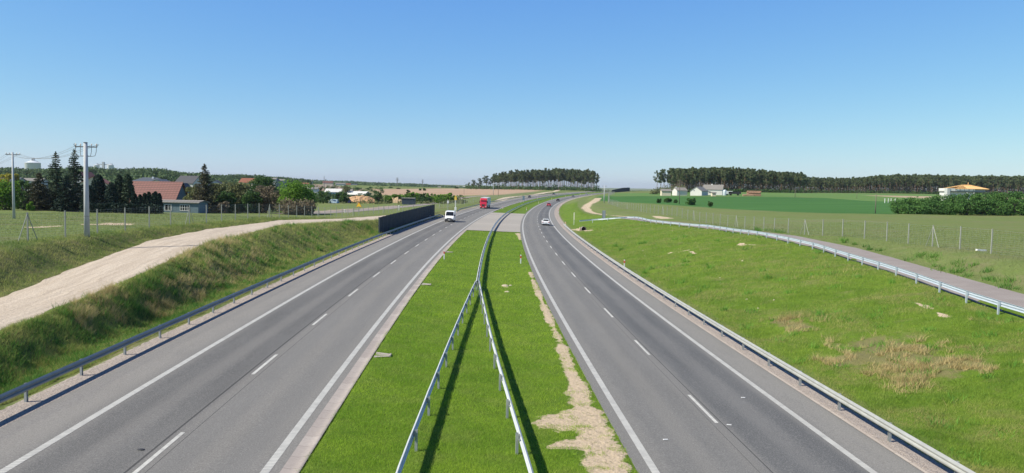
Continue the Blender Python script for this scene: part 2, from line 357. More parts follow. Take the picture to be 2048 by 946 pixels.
leftg = mix(t, ramp(t, nP, .35, .65), (.085, .115, .034), (.200, .195, .080))
col = mix(t, attr(t, 'zoneL'), col, leftg)
dn = noise(t, .9, 7, pos, .72)
col = mix(t, mth(t, 'MULTIPLY', ramp(t, noise(t, .45, 6, pos, .65), .54, .68, 0, .8), attr(t, 'slopes')), col, (.22, .19, .095))
col = mix(t, mth(t, 'MULTIPLY', thr('dry', dn, .0, .45, 3.0), .85), col, mix(t, nF, (.22, .20, .085), (.15, .125, .07)))
f = lambda name, w=2.: ramp(t, mth(t, 'ADD', attr(t, name), mth(t, 'MULTIPLY', mth(t, 'SUBTRACT', nM, .5), 4.)), -w, w)
wcol_ = mix(t, ramp(t, noise(t, 1., 4, scaled(t, pos, (.012, .16, 1.))), .35, .65), (.046, .125, .030), (.066, .160, .040))
col = mix(t, f('wheat'), col, wcol_)
col = mix(t, f('wheat2'), col, (.105, .195, .055)); col = mix(t, f('wheat3'), col, (.115, .20, .055))
col = mix(t, f('tan', 5), col, mix(t, ramp(t, noise(t, 1., 4, scaled(t, pos, (.01, .05, 1.))), .35, .65), (.36, .245, .165), (.42, .31, .22)))
col = mix(t, f('tan2', 5), col, mix(t, nM, (.23, .175, .135), (.28, .21, .165))); col = mix(t, f('tan3', 5), col, (.38, .30, .20))
grav = mix(t, ramp(t, noise(t, 22., 3, pos), .35, .65), (.24, .20, .17), (.48, .42, .37))
col = mix(t, ramp(t, mth(t, 'ADD', attr(t, 'verge'), mth(t, 'MULTIPLY', mth(t, 'SUBTRACT', nF, .5), .9)), .0, .12), col, grav)
sn = noise(t, .8, 8, pos, .72)
sandc = mix(t, ramp(t, noise(t, 7, 6, scaled(t, pos, (1., 3.2, 1.)), .7), .35, .6), (.38, .295, .20), (.58, .475, .345))
sandc = mix(t, ramp(t, noise(t, 4., 7, pos, .75), .55, .66, 0, .7), sandc, (.17, .18, .07))
col = mix(t, thr('sand', sn, -.02, .12, 2.4), col, sandc)
t.links.new(col, b.inputs['Base Color']); b.inputs['Roughness'].default_value = .95; b.inputs['Specular IOR Level'].default_value = .1
bump(t, b, mth(t, 'ADD', mth(t, 'MULTIPLY', nF, .12), mth(t, 'MULTIPLY', nS, .035)), 1.0)
ground = obj('ground', np.stack([GX.ravel(), GY.ravel(), GZ.ravel()], 1), Q, gm, smooth=True); ground['kind'] = 'structure'
def setattr_(o, name, a):
    A = o.data.attributes.new(name, 'FLOAT', 'POINT'); A.data.foreach_set('value', np.ascontiguousarray(a.ravel(), np.float32))
cl = lambda a: np.clip(a, -30, 30)
setattr_(ground, 'sand', sand); setattr_(ground, 'dry', dry); setattr_(ground, 'wheat', cl(wheat)); setattr_(ground, 'wheat2', cl(wheat2)); setattr_(ground, 'wheat3', cl(wheat3))
setattr_(ground, 'tan', cl(tan)); setattr_(ground, 'tan2', cl(tan2)); setattr_(ground, 'tan3', cl(tan3)); setattr_(ground, 'zoneL', zoneL); setattr_(ground, 'inner', np.clip(med+slopeR, 0, 1)); setattr_(ground, 'verge', vergeA)
setattr_(ground, 'slopes', np.clip(zoneL+slopeR*.55, 0, 1))

# ------------------------------------------------------------------ strips laid along the motorway
sR = np.concatenate([np.arange(-78, 300, 2.), np.arange(300, 1260, 8.)])
def strip(name, offs, m, dz=.0, s=sR, s0=None, s1=None, kind='structure', thick=0, parent=None):
    if s0 is not None: s = np.unique(np.concatenate([[s0], s[(s > s0) & (s < s1)], [s1]]))
    x, y, z, h, c = (np.interp(s, S, a) for a in (CX, CY, CZ, HD, CS)); V = []; U = []
    for o in offs: V.append(np.stack([x+o*np.cos(h), y-o*np.sin(h), z-c*o+dz], 1)); U.append(np.stack([np.full(len(s), o), s], 1))
    V = np.stack(V, 1); U = np.stack(U, 1); n, k = V.shape[:2]; vi = np.arange(n*k).reshape(n, k)
    Q = np.stack([vi[:-1, :-1], vi[:-1, 1:], vi[1:, 1:], vi[1:, :-1]], -1).reshape(-1, 4)
    o = obj(name, V.reshape(-1, 3), Q, m, parent); uv = o.data.uv_layers.new(name='road'); uv.data.foreach_set('uv', U.reshape(-1, 2)[Q.ravel()].astype(np.float32).ravel())
    if kind: o['kind'] = kind
    return o
def asphalt(name, bands, seams, base, dark, light):
    m, t, b = newmat(name); uv = N(t, 'UVMap', uv_map='road').outputs[0]; sx = N(t, 'SeparateXYZ'); t.links.new(uv, sx.inputs[0]); u = sx.outputs[0]
    pos = geo(t); wob = noise(t, 1., 4, scaled(t, uv, (.8, .03, 1.))); u2 = mth(t, 'ADD', u, mth(t, 'MULTIPLY', mth(t, 'SUBTRACT', wob, .5), .55))
    col = base
    for c, w, colr, am in bands:                      # long wear bands: centre, half width, colour
        d = mth(t, 'ABSOLUTE', mth(t, 'SUBTRACT', u2, c)); col = mix(t, ramp(t, d, w, w*.45, 0, am), col, colr)
    blot = noise(t, 1., 5, scaled(t, uv, (.5, .07, 1.)), .6); col = mix(t, ramp(t, blot, .35, .7, 0, .35), col, light)
    col = mix(t, ramp(t, noise(t, 1., 5, scaled(t, uv, (1.4, .25, 1.)), .65), .5, .8, 0, .3), col, dark)
    gr = noise(t, 17., 4, pos, .9); col = mix(t, ramp(t, gr, .35, .62, .42, 0), col, (.03, .03, .03)); col = mix(t, ramp(t, noise(t, 23., 3, pos, .9), .5, .68, 0, .38), col, (.46, .45, .42))
    for c, w in seams:
        d = mth(t, 'ABSOLUTE', mth(t, 'SUBTRACT', u, c)); col = mix(t, ramp(t, d, w, w*.5, 0, .75), col, (.03, .03, .032))
    t.links.new(col, b.inputs['Base Color']); b.inputs['Roughness'].default_value = .9; b.inputs['Specular IOR Level'].default_value = .25
    bump(t, b, gr, .006)
    return m
mAL = asphalt('asphalt_left', [(-11.3, 2.2, (.155, .150, .143), .8), (-12.2, .75, (.108, .107, .105), .95), (-10.3, .75, (.108, .107, .105), .9), (-8.7, .7, (.165, .163, .158), .6), (-6.9, .7, (.165, .163, .158), .6), (-14.4, 1.15, (.262, .248, .226), .95), (-14.9, .3, (.22, .21, .20), .6)],
              [(LC+.28, .018), (LC-.28, .05)], (.212, .203, .188), (.125, .125, .127), (.250, .244, .232))
mAR = asphalt('asphalt_right', [(11.4, 2.2, (.132, .133, .134), .9), (10.5, .7, (.088, .092, .097), .85), (12.4, .7, (.088, .092, .097), .85), (8.7, .6, (.14, .14, .138), .55), (7.0, .6, (.14, .14, .138), .55), (14.15, 1.05, (.250, .242, .224), .95)],
              [(RC-.22, .014), (RC+.2, .03)], (.200, .194, .181), (.115, .117, .119), (.240, .236, .226))
strip('road', [-15.4, -13, -11, -9, -7, -5.43], mAL, 0)
strip('road', [5.40, 7, 9, 11, 13, 14.95], mAR, 0)
concrete = simple('gutter_concrete', (.36, .32, .29), .9, .18, 1.5)
def jointed(name, c1, c2, per, jc=(.10, .09, .085), w=.02):
    m, t, b = newmat(name); uv = N(t, 'UVMap', uv_map='road').outputs[0]; sx = N(t, 'SeparateXYZ'); t.links.new(uv, sx.inputs[0]); v = mth(t, 'DIVIDE', sx.outputs[1], per)
    fr = mth(t, 'FRACT', v); cell = mth(t, 'FLOOR', v); wn = N(t, 'TexWhiteNoise', noise_dimensions='1D'); t.links.new(cell, wn.inputs['W'])
    col = mix(t, wn.outputs['Value'], c1, c2); col = mix(t, ramp(t, noise(t, 8., 5, geo(t)), .3, .75, 0, .35), col, tuple(x*.6 for x in c1))
    col = mix(t, ramp(t, fr, w, w*.5, 0, 1), col, jc); t.links.new(col, b.inputs['Base Color']); b.inputs['Roughness'].default_value = .95; b.inputs['Specular IOR Level'].default_value = .2; return m
gut = strip('gutter', [-5.44, -5.42, -5.20, -4.98, -4.90, -4.86], jointed('gutter_slabs', (.33, .29, .265), (.43, .385, .35), 1.0), 0, s0=-78, s1=150)
co = np.array([q.co[:] for q in gut.data.vertices]).reshape(-1, 6, 3); co[:, 0, 2] += .004; co[:, 1, 2] += .004; co[:, 2, 2] -= .02; co[:, 3, 2] += .01; co[:, 4, 2] += .05; co[:, 5, 2] += .03
gut.data.vertices.foreach_set('co', co.astype(np.float32).ravel())
strip('kerb', [14.95, 14.97, 15.07, 15.09], jointed('kerb_stone', (.42, .36, .31), (.5, .44, .38), 1.0), .012, s0=-78, s1=420)
# outlets of the gutter into the grass
for k, (px, py) in enumerate([(742, 711), (842, 568), (890, 505)]):
    q = at(px, py); s = np.interp(q.y, CY, S); pt, h = at_s(s, -4.78); r = empty('gutter_outlet', pt, -h, label=['pale concrete gutter outlet jutting into the grass, nearest and largest', 'small concrete gutter outlet halfway up the median edge', 'farthest tiny concrete gutter outlet of the median edge'][k], cat='drain outlet')
    mb = MB(); mb.add([(0, -.45, .05), (.75, -.16, .02), (.75, -.26, -.02), (0, -.6, .0), (0, .45, .05), (.75, .16, .02), (.75, .26, -.02), (0, .6, .0), (0, 0, -.03), (.8, 0, -.06)],
       [(3, 2, 1, 0), (4, 5, 6, 7), (0, 1, 9, 8), (8, 9, 5, 4)]); mb.box(.7, .78, -.24, .24, -.12, .03); mb.build('channel', concrete, r)
# paved crossing of the median
mCross = jointed('crossing_concrete', (.34, .315, .28), (.40, .37, .33), 7., (.24, .22, .20), .012)
strip('pavement', [-5.43, -2, 0, 2, 5.40], mCross, -.005, s0=150, s1=252)
# markings
mk, t, b = newmat('road_paint'); uv = N(t, 'UVMap', uv_map='road').outputs[0]; sx = N(t, 'SeparateXYZ'); t.links.new(uv, sx.inputs[0])
pc = mix(t, ramp(t, noise(t, 2.2, 8, geo(t), .72), .42, .68), (.56, .55, .50), (.38, .37, .34)); rib = mth(t, 'FRACT', mth(t, 'MULTIPLY', sx.outputs[1], 8.)); aw = attr(t, 'ribbed')
pc = mix(t, mth(t, 'MULTIPLY', ramp(t, rib, .55, .7), aw), pc, (.33, .325, .30)); t.links.new(pc, b.inputs['Base Color']); b.inputs['Roughness'].default_value = .6
for o, rb in ((LC-LW, 1), (LC+LW, 1), (RC-LW, 1), (RC+LW, 1)):
    q = strip('road_marking', [o-.13, o+.13], mk, .006); setattr_(q, 'ribbed', np.full(len(q.data.vertices), float(rb)))
V = []; Fq = []; U = []
for o, s0 in ((LC, 22.0), (RC, 28.9)):
    X, Y, Z = offline(o); arc = np.concatenate([[0], np.cumsum(np.hypot(np.diff(X), np.diff(Y)))]); a0 = np.interp(s0, S, arc)
    for k in range(-6, 90):
        for j in range(2):
            n = len(V)
            for a, w in ((a0+12*k+2*j, -.07), (a0+12*k+2*j, .07), (a0+12*k+2*j+2, .07), (a0+12*k+2*j+2, -.07)):
                s = np.interp(a, arc, S); p, h = at_s(s, o+w, .006); V.append(p); U.append((o+w, a))
            Fq.append((n, n+1, n+2, n+3))
q = obj('road_marking', V, Fq, mk); q['kind'] = 'structure'; uvl = q.data.uv_layers.new(name='road'); uvl.data.foreach_set('uv', np.array(U, np.float32).ravel()); setattr_(q, 'ribbed', np.zeros(len(V)))

def resample(pts, step):
    pts = np.array([list(q[:2]) for q in pts]); L = np.concatenate([[0], np.cumsum(np.hypot(*np.diff(pts, axis=0).T))]); u = np.arange(0, L[-1], step)
    return np.stack([np.interp(u, L, pts[:, 0]), np.interp(u, L, pts[:, 1])], 1)
def smoothp(pts, n=2):
    pts = np.array(pts, float)
    for _ in range(n):
        q = [pts[0]];
        for a, b in zip(pts[:-1], pts[1:]): q += [a*.75+b*.25, a*.25+b*.75]
        q.append(pts[-1]); pts = np.array(q)
    return pts

# ------------------------------------------------------------------ gravel track and service road (sheets over the ground)
def sheet(name, xa, xb, y0, y1, m, n=8, dz=.03, jag=.25, seed=1, smooth=True):
    k = np.nonzero((ys >= y0) & (ys <= y1))[0]; Y = ys[k]; j1 = (hashn(Y*0+3, Y, 1.1, seed)-.5)*2*jag+(hashn(Y*0+9, Y, 4., seed+4)-.5)*2*jag; j2 = (hashn(Y*0+5, Y, 1.1, seed+1)-.5)*2*jag+(hashn(Y*0+8, Y, 4., seed+5)-.5)*2*jag
    A = xa[k]+j1; B = xb[k]+j2; V = []; U = []
    for i in range(n+1):
        x = A+(B-A)*i/n; V.append(np.stack([x, Y, zg(x, Y)+(dz if 0 < i < n else .008)], 1)); U.append(np.stack([np.full(len(Y), i/n), Y], 1))
    V = np.stack(V, 1); U = np.stack(U, 1); r, c = V.shape[:2]; vi = np.arange(r*c).reshape(r, c); Q = np.stack([vi[:-1, :-1], vi[:-1, 1:], vi[1:, 1:], vi[1:, :-1]], -1).reshape(-1, 4)
    o = obj(name, V.reshape(-1, 3), Q, m, smooth=smooth); uv = o.data.uv_layers.new(name='road'); uv.data.foreach_set('uv', U.reshape(-1, 2)[Q.ravel()].astype(np.float32).ravel()); o['kind'] = 'structure'
    return o
mt, t, b = newmat('gravel_track'); pos = geo(t); uv = N(t, 'UVMap', uv_map='road').outputs[0]
col = mix(t, ramp(t, noise(t, 1., 5, scaled(t, uv, (11., .10, 1.)), .5), .35, .65), (.46, .385, .305), (.58, .50, .405)); col = mix(t, ramp(t, noise(t, 6., 6, pos, .75), .50, .62, 0, .6), col, (.30, .24, .18))
col = mix(t, ramp(t, noise(t, 16., 3, pos), .55, .7, 0, .5), col, (.66, .60, .52)); t.links.new(col, b.inputs['Base Color']); b.inputs['Roughness'].default_value = 1; b.inputs['Specular IOR Level'].default_value = .1
bump(t, b, mth(t, 'ADD', noise(t, 9., 5, pos, .7), noise(t, 1., 4, scaled(t, uv, (14., .15, 1.)))), .07)
sheet('path', T2x, T1x, -57, 222, mt, 8, .03, .18, 3)
def ribbon(name, P2, wid, m, dz=.05, kind='structure'):
    P2 = resample(smoothp(P2, 2), 3.); d = np.gradient(P2, axis=0); d /= np.linalg.norm(d, axis=1)[:, None]; nr = np.stack([d[:, 1], -d[:, 0]], 1); V = []
    for k in np.linspace(-.5, .5, 5): q = P2+nr*wid*k; V.append(np.concatenate([q, (zg(q[:, 0], q[:, 1])+dz)[:, None]], 1))
    V = np.stack(V, 1); n, c = V.shape[:2]; vi = np.arange(n*c).reshape(n, c); Q = np.stack([vi[:-1, :-1], vi[:-1, 1:], vi[1:, 1:], vi[1:, :-1]], -1).reshape(-1, 4)
    o = obj(name, V.reshape(-1, 3), Q, m); o['kind'] = kind; return o
ms_, t, b = newmat('service_asphalt'); pos = geo(t)
col = mix(t, ramp(t, noise(t, .6, 5, pos), .3, .7), (.265, .232, .215), (.315, .282, .262)); col = mix(t, ramp(t, noise(t, 20., 3, pos), .4, .7, 0, .3), col, (.10, .09, .085)); t.links.new(col, b.inputs['Base Color']); b.inputs['Roughness'].default_value = .95; b.inputs['Specular IOR Level'].default_value = .2
sheet('road', C1x+.55, C2x, -57, 186, ms_, 5, .03, .05, 9)

# ------------------------------------------------------------------ guardrails
side_m = simple('side_road_surface', (.25, .215, .19), .95, .12, .3)
ribbon('road', [tuple(at(*q)[:2]) for q in ((560, 428), (640, 426.5), (720, 420.5), (800, 414), (850, 409), (890, 402.5), (930, 394.5), (975, 391))], 6.5, side_m)
ribbon('path', [tuple(at(*q)[:2]) for q in ((632, 424), (690, 419), (740, 417), (800, 411.5))], 4., simple('dirt_path', (.30, .24, .19), 1, .2, .5), .04)
ribbon('path', [tuple(at(*q)[:2]) for q in ((998, 402), (1010, 396.5), (1030, 393.5), (1065, 391), (1090, 385), (1120, 381.5), (1150, 379.5))], 5., simple('sandy_path', (.50, .42, .31), 1, .12, .5), .04)
galv = simple('shaded_galvanised_steel', (.22, .25, .26), .5, .10, 2., metal=.5)  # left rails face away from the sun; their shade is in this colour
galv2 = simple('galvanised_post', (.40, .42, .42), .5, .15, 3., metal=.3)
galvb = simple('pale_galvanised_steel', (.52, .54, .55), .5, .06, 2., metal=.15)
galvn = simple('sunlit_galvanised_steel', (.52, .58, .64), .5, .05, 2., metal=.35)  # sunlit brightness of the service rail put into its colour
galvw = simple('weathered_steel', (.50, .50, .46), .55, .10, 2., metal=.5)
WP = [(0, .43), (.02, .445), (.055, .47), (.07, .51), (.065, .54), (.02, .575), (.02, .605), (.065, .64), (.07, .67), (.055, .71), (.02, .735), (0, .75), (-.012, .742), (.008, .735), (.043, .706), (.058, .67), (.053, .642), (.008, .607), (.008, .573), (.053, .538), (.058, .51), (.043, .474), (.008, .451), (-.012, .436)]
def beam(P3, side, off=.09, prof=WP, flare=None):     # P3: (n,3); side +1 = faces right of travel
    n = len(P3); d = np.gradient(P3[:, :2], axis=0); d /= np.linalg.norm(d, axis=1)[:, None]; nr = np.stack([d[:, 1], -d[:, 0]], 1)*side; k = len(prof); V = []
    for i in range(n):
        for a, z in prof:
            dz = flare[i] if flare is not None else 0
            V.append((P3[i, 0]+nr[i, 0]*(a+off), P3[i, 1]+nr[i, 1]*(a+off), P3[i, 2]+z+dz))
    Fs = [(i*k+j, i*k+(j+1) % k, (i+1)*k+(j+1) % k, (i+1)*k+j) for i in range(n-1) for j in range(k)]
    if side < 0: Fs = [f[::-1] for f in Fs]
    return V, Fs+[tuple(range(k)), tuple((n-1)*k+j for j in range(k))[::-1]]
def cpost(m, h=.72, sink=.3):
    mb = MB(); mb.box(-.055, .055, -.045, -.039, -sink, h); mb.box(-.055, -.049, -.039, .045, -sink, h); mb.box(.049, .055, -.039, .045, -sink, h); mb.box(-.03, .03, .045, .1, .5, .68)
    return mb.me('post', m)
def guardrail(pts3, sides, label, m, mp, step=4., group=None, down0=False, down1=False, offset=.09):
    """posts on the centre line, W-beam on the given side(s)"""
    pts3 = np.array(pts3, float); o0 = Vector(pts3[0]); r = empty('guardrail', o0, label=label, cat='guardrail', group=group)
    L = np.concatenate([[0], np.cumsum(np.hypot(*np.diff(pts3[:, :2], axis=0).T))])
    fl = np.zeros(len(pts3))
    if down0: fl = np.minimum(fl, -np.clip(1-L/8, 0, 1)*.62)
    if down1: fl = np.minimum(fl, -np.clip(1-(L[-1]-L)/8, 0, 1)*.62)
    for sd in sides:
        v, f = beam(pts3-np.array(o0), sd, off=offset, flare=fl); b_ = obj('rail', v, f, m, r)
    pm = cpost(mp); u = np.arange(1.2, L[-1], step); P_ = []
    for a in u:
        q = np.array([np.interp(a, L, pts3[:, i]) for i in range(3)]); k = min(np.searchsorted(L, a), len(L)-1); e = pts3[k]-pts3[k-1]; P_.append((q, math.atan2(e[1], e[0])))
    order = sorted(range(len(P_)), key=lambda i: np.hypot(*P_[i][0][:2])+(1e4 if P_[i][0][1] < 12 else 0))
    near = set(order[:100 if len(P_) <= 100 else 99]); rest = MB()
    for i, (q, an) in enumerate(P_):
        loc = Vector(q)-o0; dz = float(np.interp(u[i], L, fl))
        if i in near: inst('post', pm, r, loc+Vector((0, 0, dz)), an if sides[0] < 0 else an+math.pi)
        else: rest.box(loc.x-.05, loc.x+.05, loc.y-.045, loc.y+.045, loc.z-.2, loc.z+.7)
    if rest.v: rest.build('post', mp, r)['kind'] = 'stuff'
    return r
def offpath(o, s0, s1, step=2., dz=0):
    return [at_s(s, o, dz)[0] for s in np.arange(s0, s1, step)]
def gz(P2, dz=0, sm=0):
    z = zg(P2[:, 0], P2[:, 1])+dz
    if sm: z = np.convolve(np.pad(z, sm, mode='edge'), np.ones(2*sm+1)/(2*sm+1), 'valid')
    return np.concatenate([P2, z[:, None]], 1)
guardrail(offpath(-16.35, 0, 214, dz=-.05), [1], 'long grey guardrail along the left shoulder below the grass bank and noise wall', galv, galv2, down1=True)
guardrail(offpath(-16.3, 246, 700, 4, dz=-.05), [1], 'far guardrail on the left carriageway shoulder beside the red truck', galv, galv2, down0=True)
guardrail(offpath(15.55, 2, 181, dz=-.05), [-1], 'long guardrail with dark posts along the right gravel verge below the grass slope', galvw, galv2)
# the median rails: two branches that meet in a point and go on as one double-faced rail
zm = lambda s, o: (lambda q: np.array([q[0], q[1], z1(q[0], q[1])]))(at_s(s, o)[0])
brL = [zm(s, np.interp(s, [0, 22, 40, 60, 66], [-2.3, -1.75, -1.05, -.28, -.05])) for s in np.arange(4, 66.1, 1.)]
brR = [zm(s, np.interp(s, [0, 22, 40, 60, 66], [2.45, 1.85, 1.05, .28, .05])) for s in np.arange(4, 66.1, 1.)]
guardrail(brL, [-1], 'left branch of the forked median guardrail, its dark back to the right', galvb, galv2, 4.)
guardrail(brR, [1], 'right branch of the forked median guardrail, its long shadow on the grass', galvb, galv2, 4.)
guardrail([zm(s, 0) for s in np.arange(65.6, 720, 2.)], [-1, 1], 'single guardrail running up the middle of the median beyond the fork', galvb, galv2, 4., offset=.06)
# service road rail
k = (ys > 8) & (ys < 138); sp = [(x, y) for x, y in zip(C1x[k][::4], ys[k][::4])] + [tuple(at(*q)[:2]) for q in ((1340, 452), (1300, 446.5), (1280, 441), (1262, 438), (1240, 438), (1215, 441), (1190, 444.5), (1165, 448.5), (1147, 451.5))]
sp = resample(smoothp(sp, 2), 1.5); guardrail(gz(sp, 0, 5), [1], 'bright sunlit guardrail curving along the service road above the right grass slope', galvn, galvn, 4.)

# ------------------------------------------------------------------ wildlife fences
conc = simple('fence_concrete', (.30, .31, .27), .85, .12, 3.); wirem = simple('fence_wire', (.42, .44, .43), .5, .1, 5., metal=.5)
def fence(pts, label, h=2.15, step=5., brace=6, ph=0, tall=()):
    P2 = resample(pts, step); P3 = gz(P2); o0 = Vector(P3[0]); r = empty('wildlife_fence', o0, label=label, cat='fence'); n = len(P3)
    mb = MB(); mb.box(-.042, .042, -.05, .05, -.4, h+.08); mb.box(-.046, .046, -.054, .054, h+.08, h+.10); pm = mb.me('post', conc)
    mb = MB(); mb.tube([(0, 1.35, -.2), (0, .02, h-.05)], .035, 6); mb.tube([(0, -1.35, -.2), (0, -.02, h-.05)], .035, 6); bm = mb.me('brace', conc)
    order = set(sorted(range(n), key=lambda i: math.hypot(P3[i, 0], P3[i, 1]))[:99]); rest = MB(); w = MB()
    for i in range(n):
        l = Vector(P3[i])-o0; e = P3[min(i+1, n-1)]-P3[max(i-1, 0)]; an = math.atan2(e[1], e[0])-math.pi/2
        if i in order:
            q = inst('post', pm, r, l, an)
            if (i+ph) % brace == 0: inst('brace', bm, q)
        else: rest.box(l.x-.055, l.x+.055, l.y-.055, l.y+.055, l.z-.3, l.z+h)
    for i in range(n-1):
        a = P3[i]-np.array(o0); b = P3[i+1]-np.array(o0)
        for z in np.linspace(.1, h, 12): w.tube([a+[0, 0, z], b+[0, 0, z]], .0032 if z < h else .005, 3, False)
        for t_ in np.arange(0, 1, .12 if P3[i, 1] < 130 else .5): c = a+(b-a)*t_; w.tube([c+[0, 0, .05], c+[0, 0, h]], .0028, 3, False)
    w.build('wire_mesh', wirem, r)
    if rest.v: rest.build('post', conc, r)['kind'] = 'stuff'
    return r
lf = [(-36.5, 28.6), (-36.8, 70), (-37.2, 120), (-37.2, 165), (-36.0, 195), (-33, 225), (-27.5, 255)] + [tuple(at_s(s, -23.5)[0][:2]) for s in range(275, 620, 20)]
fence(lf, 'tall wire fence with pale concrete posts along the left meadow and gravel track')
rf = [(43.3, 35), (43.4, 68.6), (43.6, 92), (42.2, 104), (40.6, 118), (40.5, 135), (40, 160), (39.3, 183), (38.0, 220), (38.5, 280), (43, 350)]+[tuple(at_s(s, 40)[0][:2]) for s in range(400, 640, 20)]
fence(rf, 'tall wire fence with pale concrete posts along the right meadow beside the service road', ph=3)

# ------------------------------------------------------------------ noise walls
nw = simple('noise_wall_panel', (.014, .019, .026), .85, .25, 1.2); nwp = simple('noise_wall_post', (.055, .068, .08), .6, .2, 2.)
def noisewall(s0, s1, o, h, label, step=4.):
    p0, _ = at_s(s0, o); r = empty('noise_wall', p0, label=label, cat='noise barrier'); ss = np.arange(s0, s1+.1, step); n = len(ss)
    P_ = [at_s(s, o)[0]-p0 for s in ss]; hd = [at_s(s, o)[1] for s in ss]; hh = [h(s) for s in ss]
    mb = MB()
    for i in range(n): c, s_ = math.cos(hd[i]), math.sin(hd[i]); q = P_[i]; u = Vector((c, -s_, 0)); v = Vector((s_, c, 0)); mb2 = MB(); mb2.box(-.09, .09, -.07, .07, -.3, hh[i]+.06); mb.add([Vector(q)+u*a+v*b_+Vector((0, 0, z)) for a, b_, z in mb2.v], mb2.f)
    for i in range(n-1):
        pn = MB(); a = P_[i]; b_ = P_[i+1]; nr = np.array([math.cos(hd[i]), -math.sin(hd[i]), 0])*.05; hz = min(hh[i], hh[i+1])
        for z0, zz in ((-.3, .0), (0.0, hz*.33), (hz*.33+.015, hz*.66), (hz*.66+.015, hz)):
            pn.add([a-nr+[0, 0, z0], a+nr+[0, 0, z0], b_+nr+[0, 0, z0], b_-nr+[0, 0, z0], a-nr+[0, 0, zz], a+nr+[0, 0, zz], b_+nr+[0, 0, zz], b_-nr+[0, 0, zz]], [(3, 2, 1, 0), (4, 5, 6, 7), (0, 1, 5, 4), (1, 2, 6, 5), (2, 3, 7, 6), (3, 0, 4, 7)])
        pn.build('panel', nw, r)
    mb.build('posts', nwp, r)
noisewall(127.5, 211, -18.1, lambda s: np.interp(s, [127, 170, 211], [2.75, 2.95, 3.1]), 'long low dark noise wall behind the left guardrail, its shadow across the shoulder')
noisewall(820, 952, 17.5, lambda s: np.interp(s, [820, 885, 895, 952], [3.3, 5.0, 5.4, 5.6]), 'distant black noise wall on the crest right of the carriageway', 6.)

# ------------------------------------------------------------------ poles, wires, signs
pole_c = simple('pole_concrete', (.46, .47, .48), .85, .10, 1.2); iron = simple('pole_iron', (.16, .15, .14), .6, .2, 4.); insul = simple('insulator', (.30, .24, .20), .3, .1, 4.)
wood = simple('pole_wood', (.15, .12, .10), .9, .2, 3.); white = simple('white_paint', (.75, .75, .73), .5, .06, 3.); redp = simple('red_reflector', (.62, .04, .02), .45, .1, 3.)
def pole(p, h, label, r0=.19, r1=.12, arm=1.6, rz=0, m=pole_c, arms=1, group=None, cat='utility pole', jump=False):
    r = empty('utility_pole', p, rz, label=label, cat=cat, group=group); mb = MB(); mb.tube([(0, 0, -.3), (0, 0, h*.5), (0, 0, h)], [r0, (r0+r1)/2, r1], 14); mb.build('pole', m, r, smooth=True)
    if jump:
        mb = MB(); mb.lathe([(r0*.94+.004, h*.22), (r0*.94+.006, h*.22+.03)], 14); mb.tube([(0, 0, h), (0, 0, h+.08)], .16, 12); mb.build('pole_cap', iron, r)
    if arm:
        mb = MB()
        for a in range(arms): z = h-.35-a*.5; mb.box(-arm/2, arm/2, -.05+.12, .05+.12, z, z+.09)
        ca = mb.build('crossarm', iron, r)
        for x in (-arm/2+.06, -arm/4, arm/4, arm/2-.06):
            mb = MB(); z = h-.26; mb.lathe([(.02, z), (.02, z+.08), (.06, z+.10), (.035, z+.15), (.055, z+.17), (.02, z+.22), (.001, z+.23)], 8, (x, .12)); mb.build('insulator', insul, r)
        if jump:
            mb = MB()
            for sgn in (-1, 1):
                for x in (arm/2-.05, arm/4): mb.tube([(sgn*x, .12, h-.3), (sgn*x, .05, h-.7), (sgn*x*.9, 0, h-1.05), (sgn*x*.5, 0, h-1.12), (sgn*.1, 0, h-1.05)], .022, 5)
                mb.tube([(sgn*.8, .12, h-.3), (sgn*1.0, .12, h-.1), (sgn*.85, .12, h-.05)], .03, 5)
            mb.build('jumper_wires', iron, r)
    return r
B1 = at(174, 473.5); h1 = ztop(178, 287, B1.y)-B1.z
pole(B1, h1, 'thick pale concrete power pole with a crossarm, standing in the left meadow by the track', .235, .15, 1.75, .15, jump=True)
B2 = at(28, 437); h2 = ztop(32, 305, B2.y)-B2.z
pole(B2, h2, 'slimmer grey pole with a thin crossarm before the green trees, far left', .17, .11, 1.7, .2)
def cable(a, b, sag, label, off, n=14, rad=.012):
    pts = [Vector(a).lerp(Vector(b), i/n)+Vector((0, 0, -sag*4*(i/n)*(1-i/n))) for i in range(n+1)]; mb = MB(); mb.tube([q-Vector(a) for q in pts], rad, 4); o = mb.build('power_cable', iron); o.location = a
    tag(o, label, 'power cable', 'wires strung between the left power poles')
for j, x in enumerate((-.8, -.4, .4, .8)):
    a = B1+Vector((x, .12, h1-.15)); b_ = B2+Vector((x, .12, h2-.15)); cable(a, b_, .9, 'thin power wire strung between the two poles on the left', 0)
    c_ = B2+(B2-B1)*1.4+Vector((x*1.2, 0, h2+.2)); cable(b_, c_, 1.2, 'thin power wire running out of view from the slim left pole', 0)
def poleat(px, py0, py1, label, **k):
    b_ = at(px, py0); h = ztop(px, py1, b_.y)-b_.z; return pole(b_, h, label, **k)
poleat(1208, 406.5, 371, 'light concrete pole standing at the bend of the right fence beside the green field', r0=.22, r1=.14, arm=2.2, rz=.2)
poleat(986.5, 390, 363.5, 'pale tall pole in front of the bare field, left of the pine wood', r0=.2, r1=.13, arm=0)
poleat(996.5, 392, 368, 'dark slim pole beside the pale one in front of the pine wood', r0=.13, r1=.1, arm=1.2, m=wood)
poleat(1358.5, 408, 360, 'slim dark wooden pole rising from the wheat in front of the small farmhouse', r0=.16, r1=.11, arm=1.6, m=wood)
poleat(1590, 394.5, 378.5, 'thin distant pole on the pale strip between the green fields', r0=.15, r1=.12, arm=1.6, m=wood)
poleat(1750.5, 427, 388, 'dark slim pole with a white foot at the wheat edge left of the bushes', r0=.13, r1=.1, arm=0, m=wood)
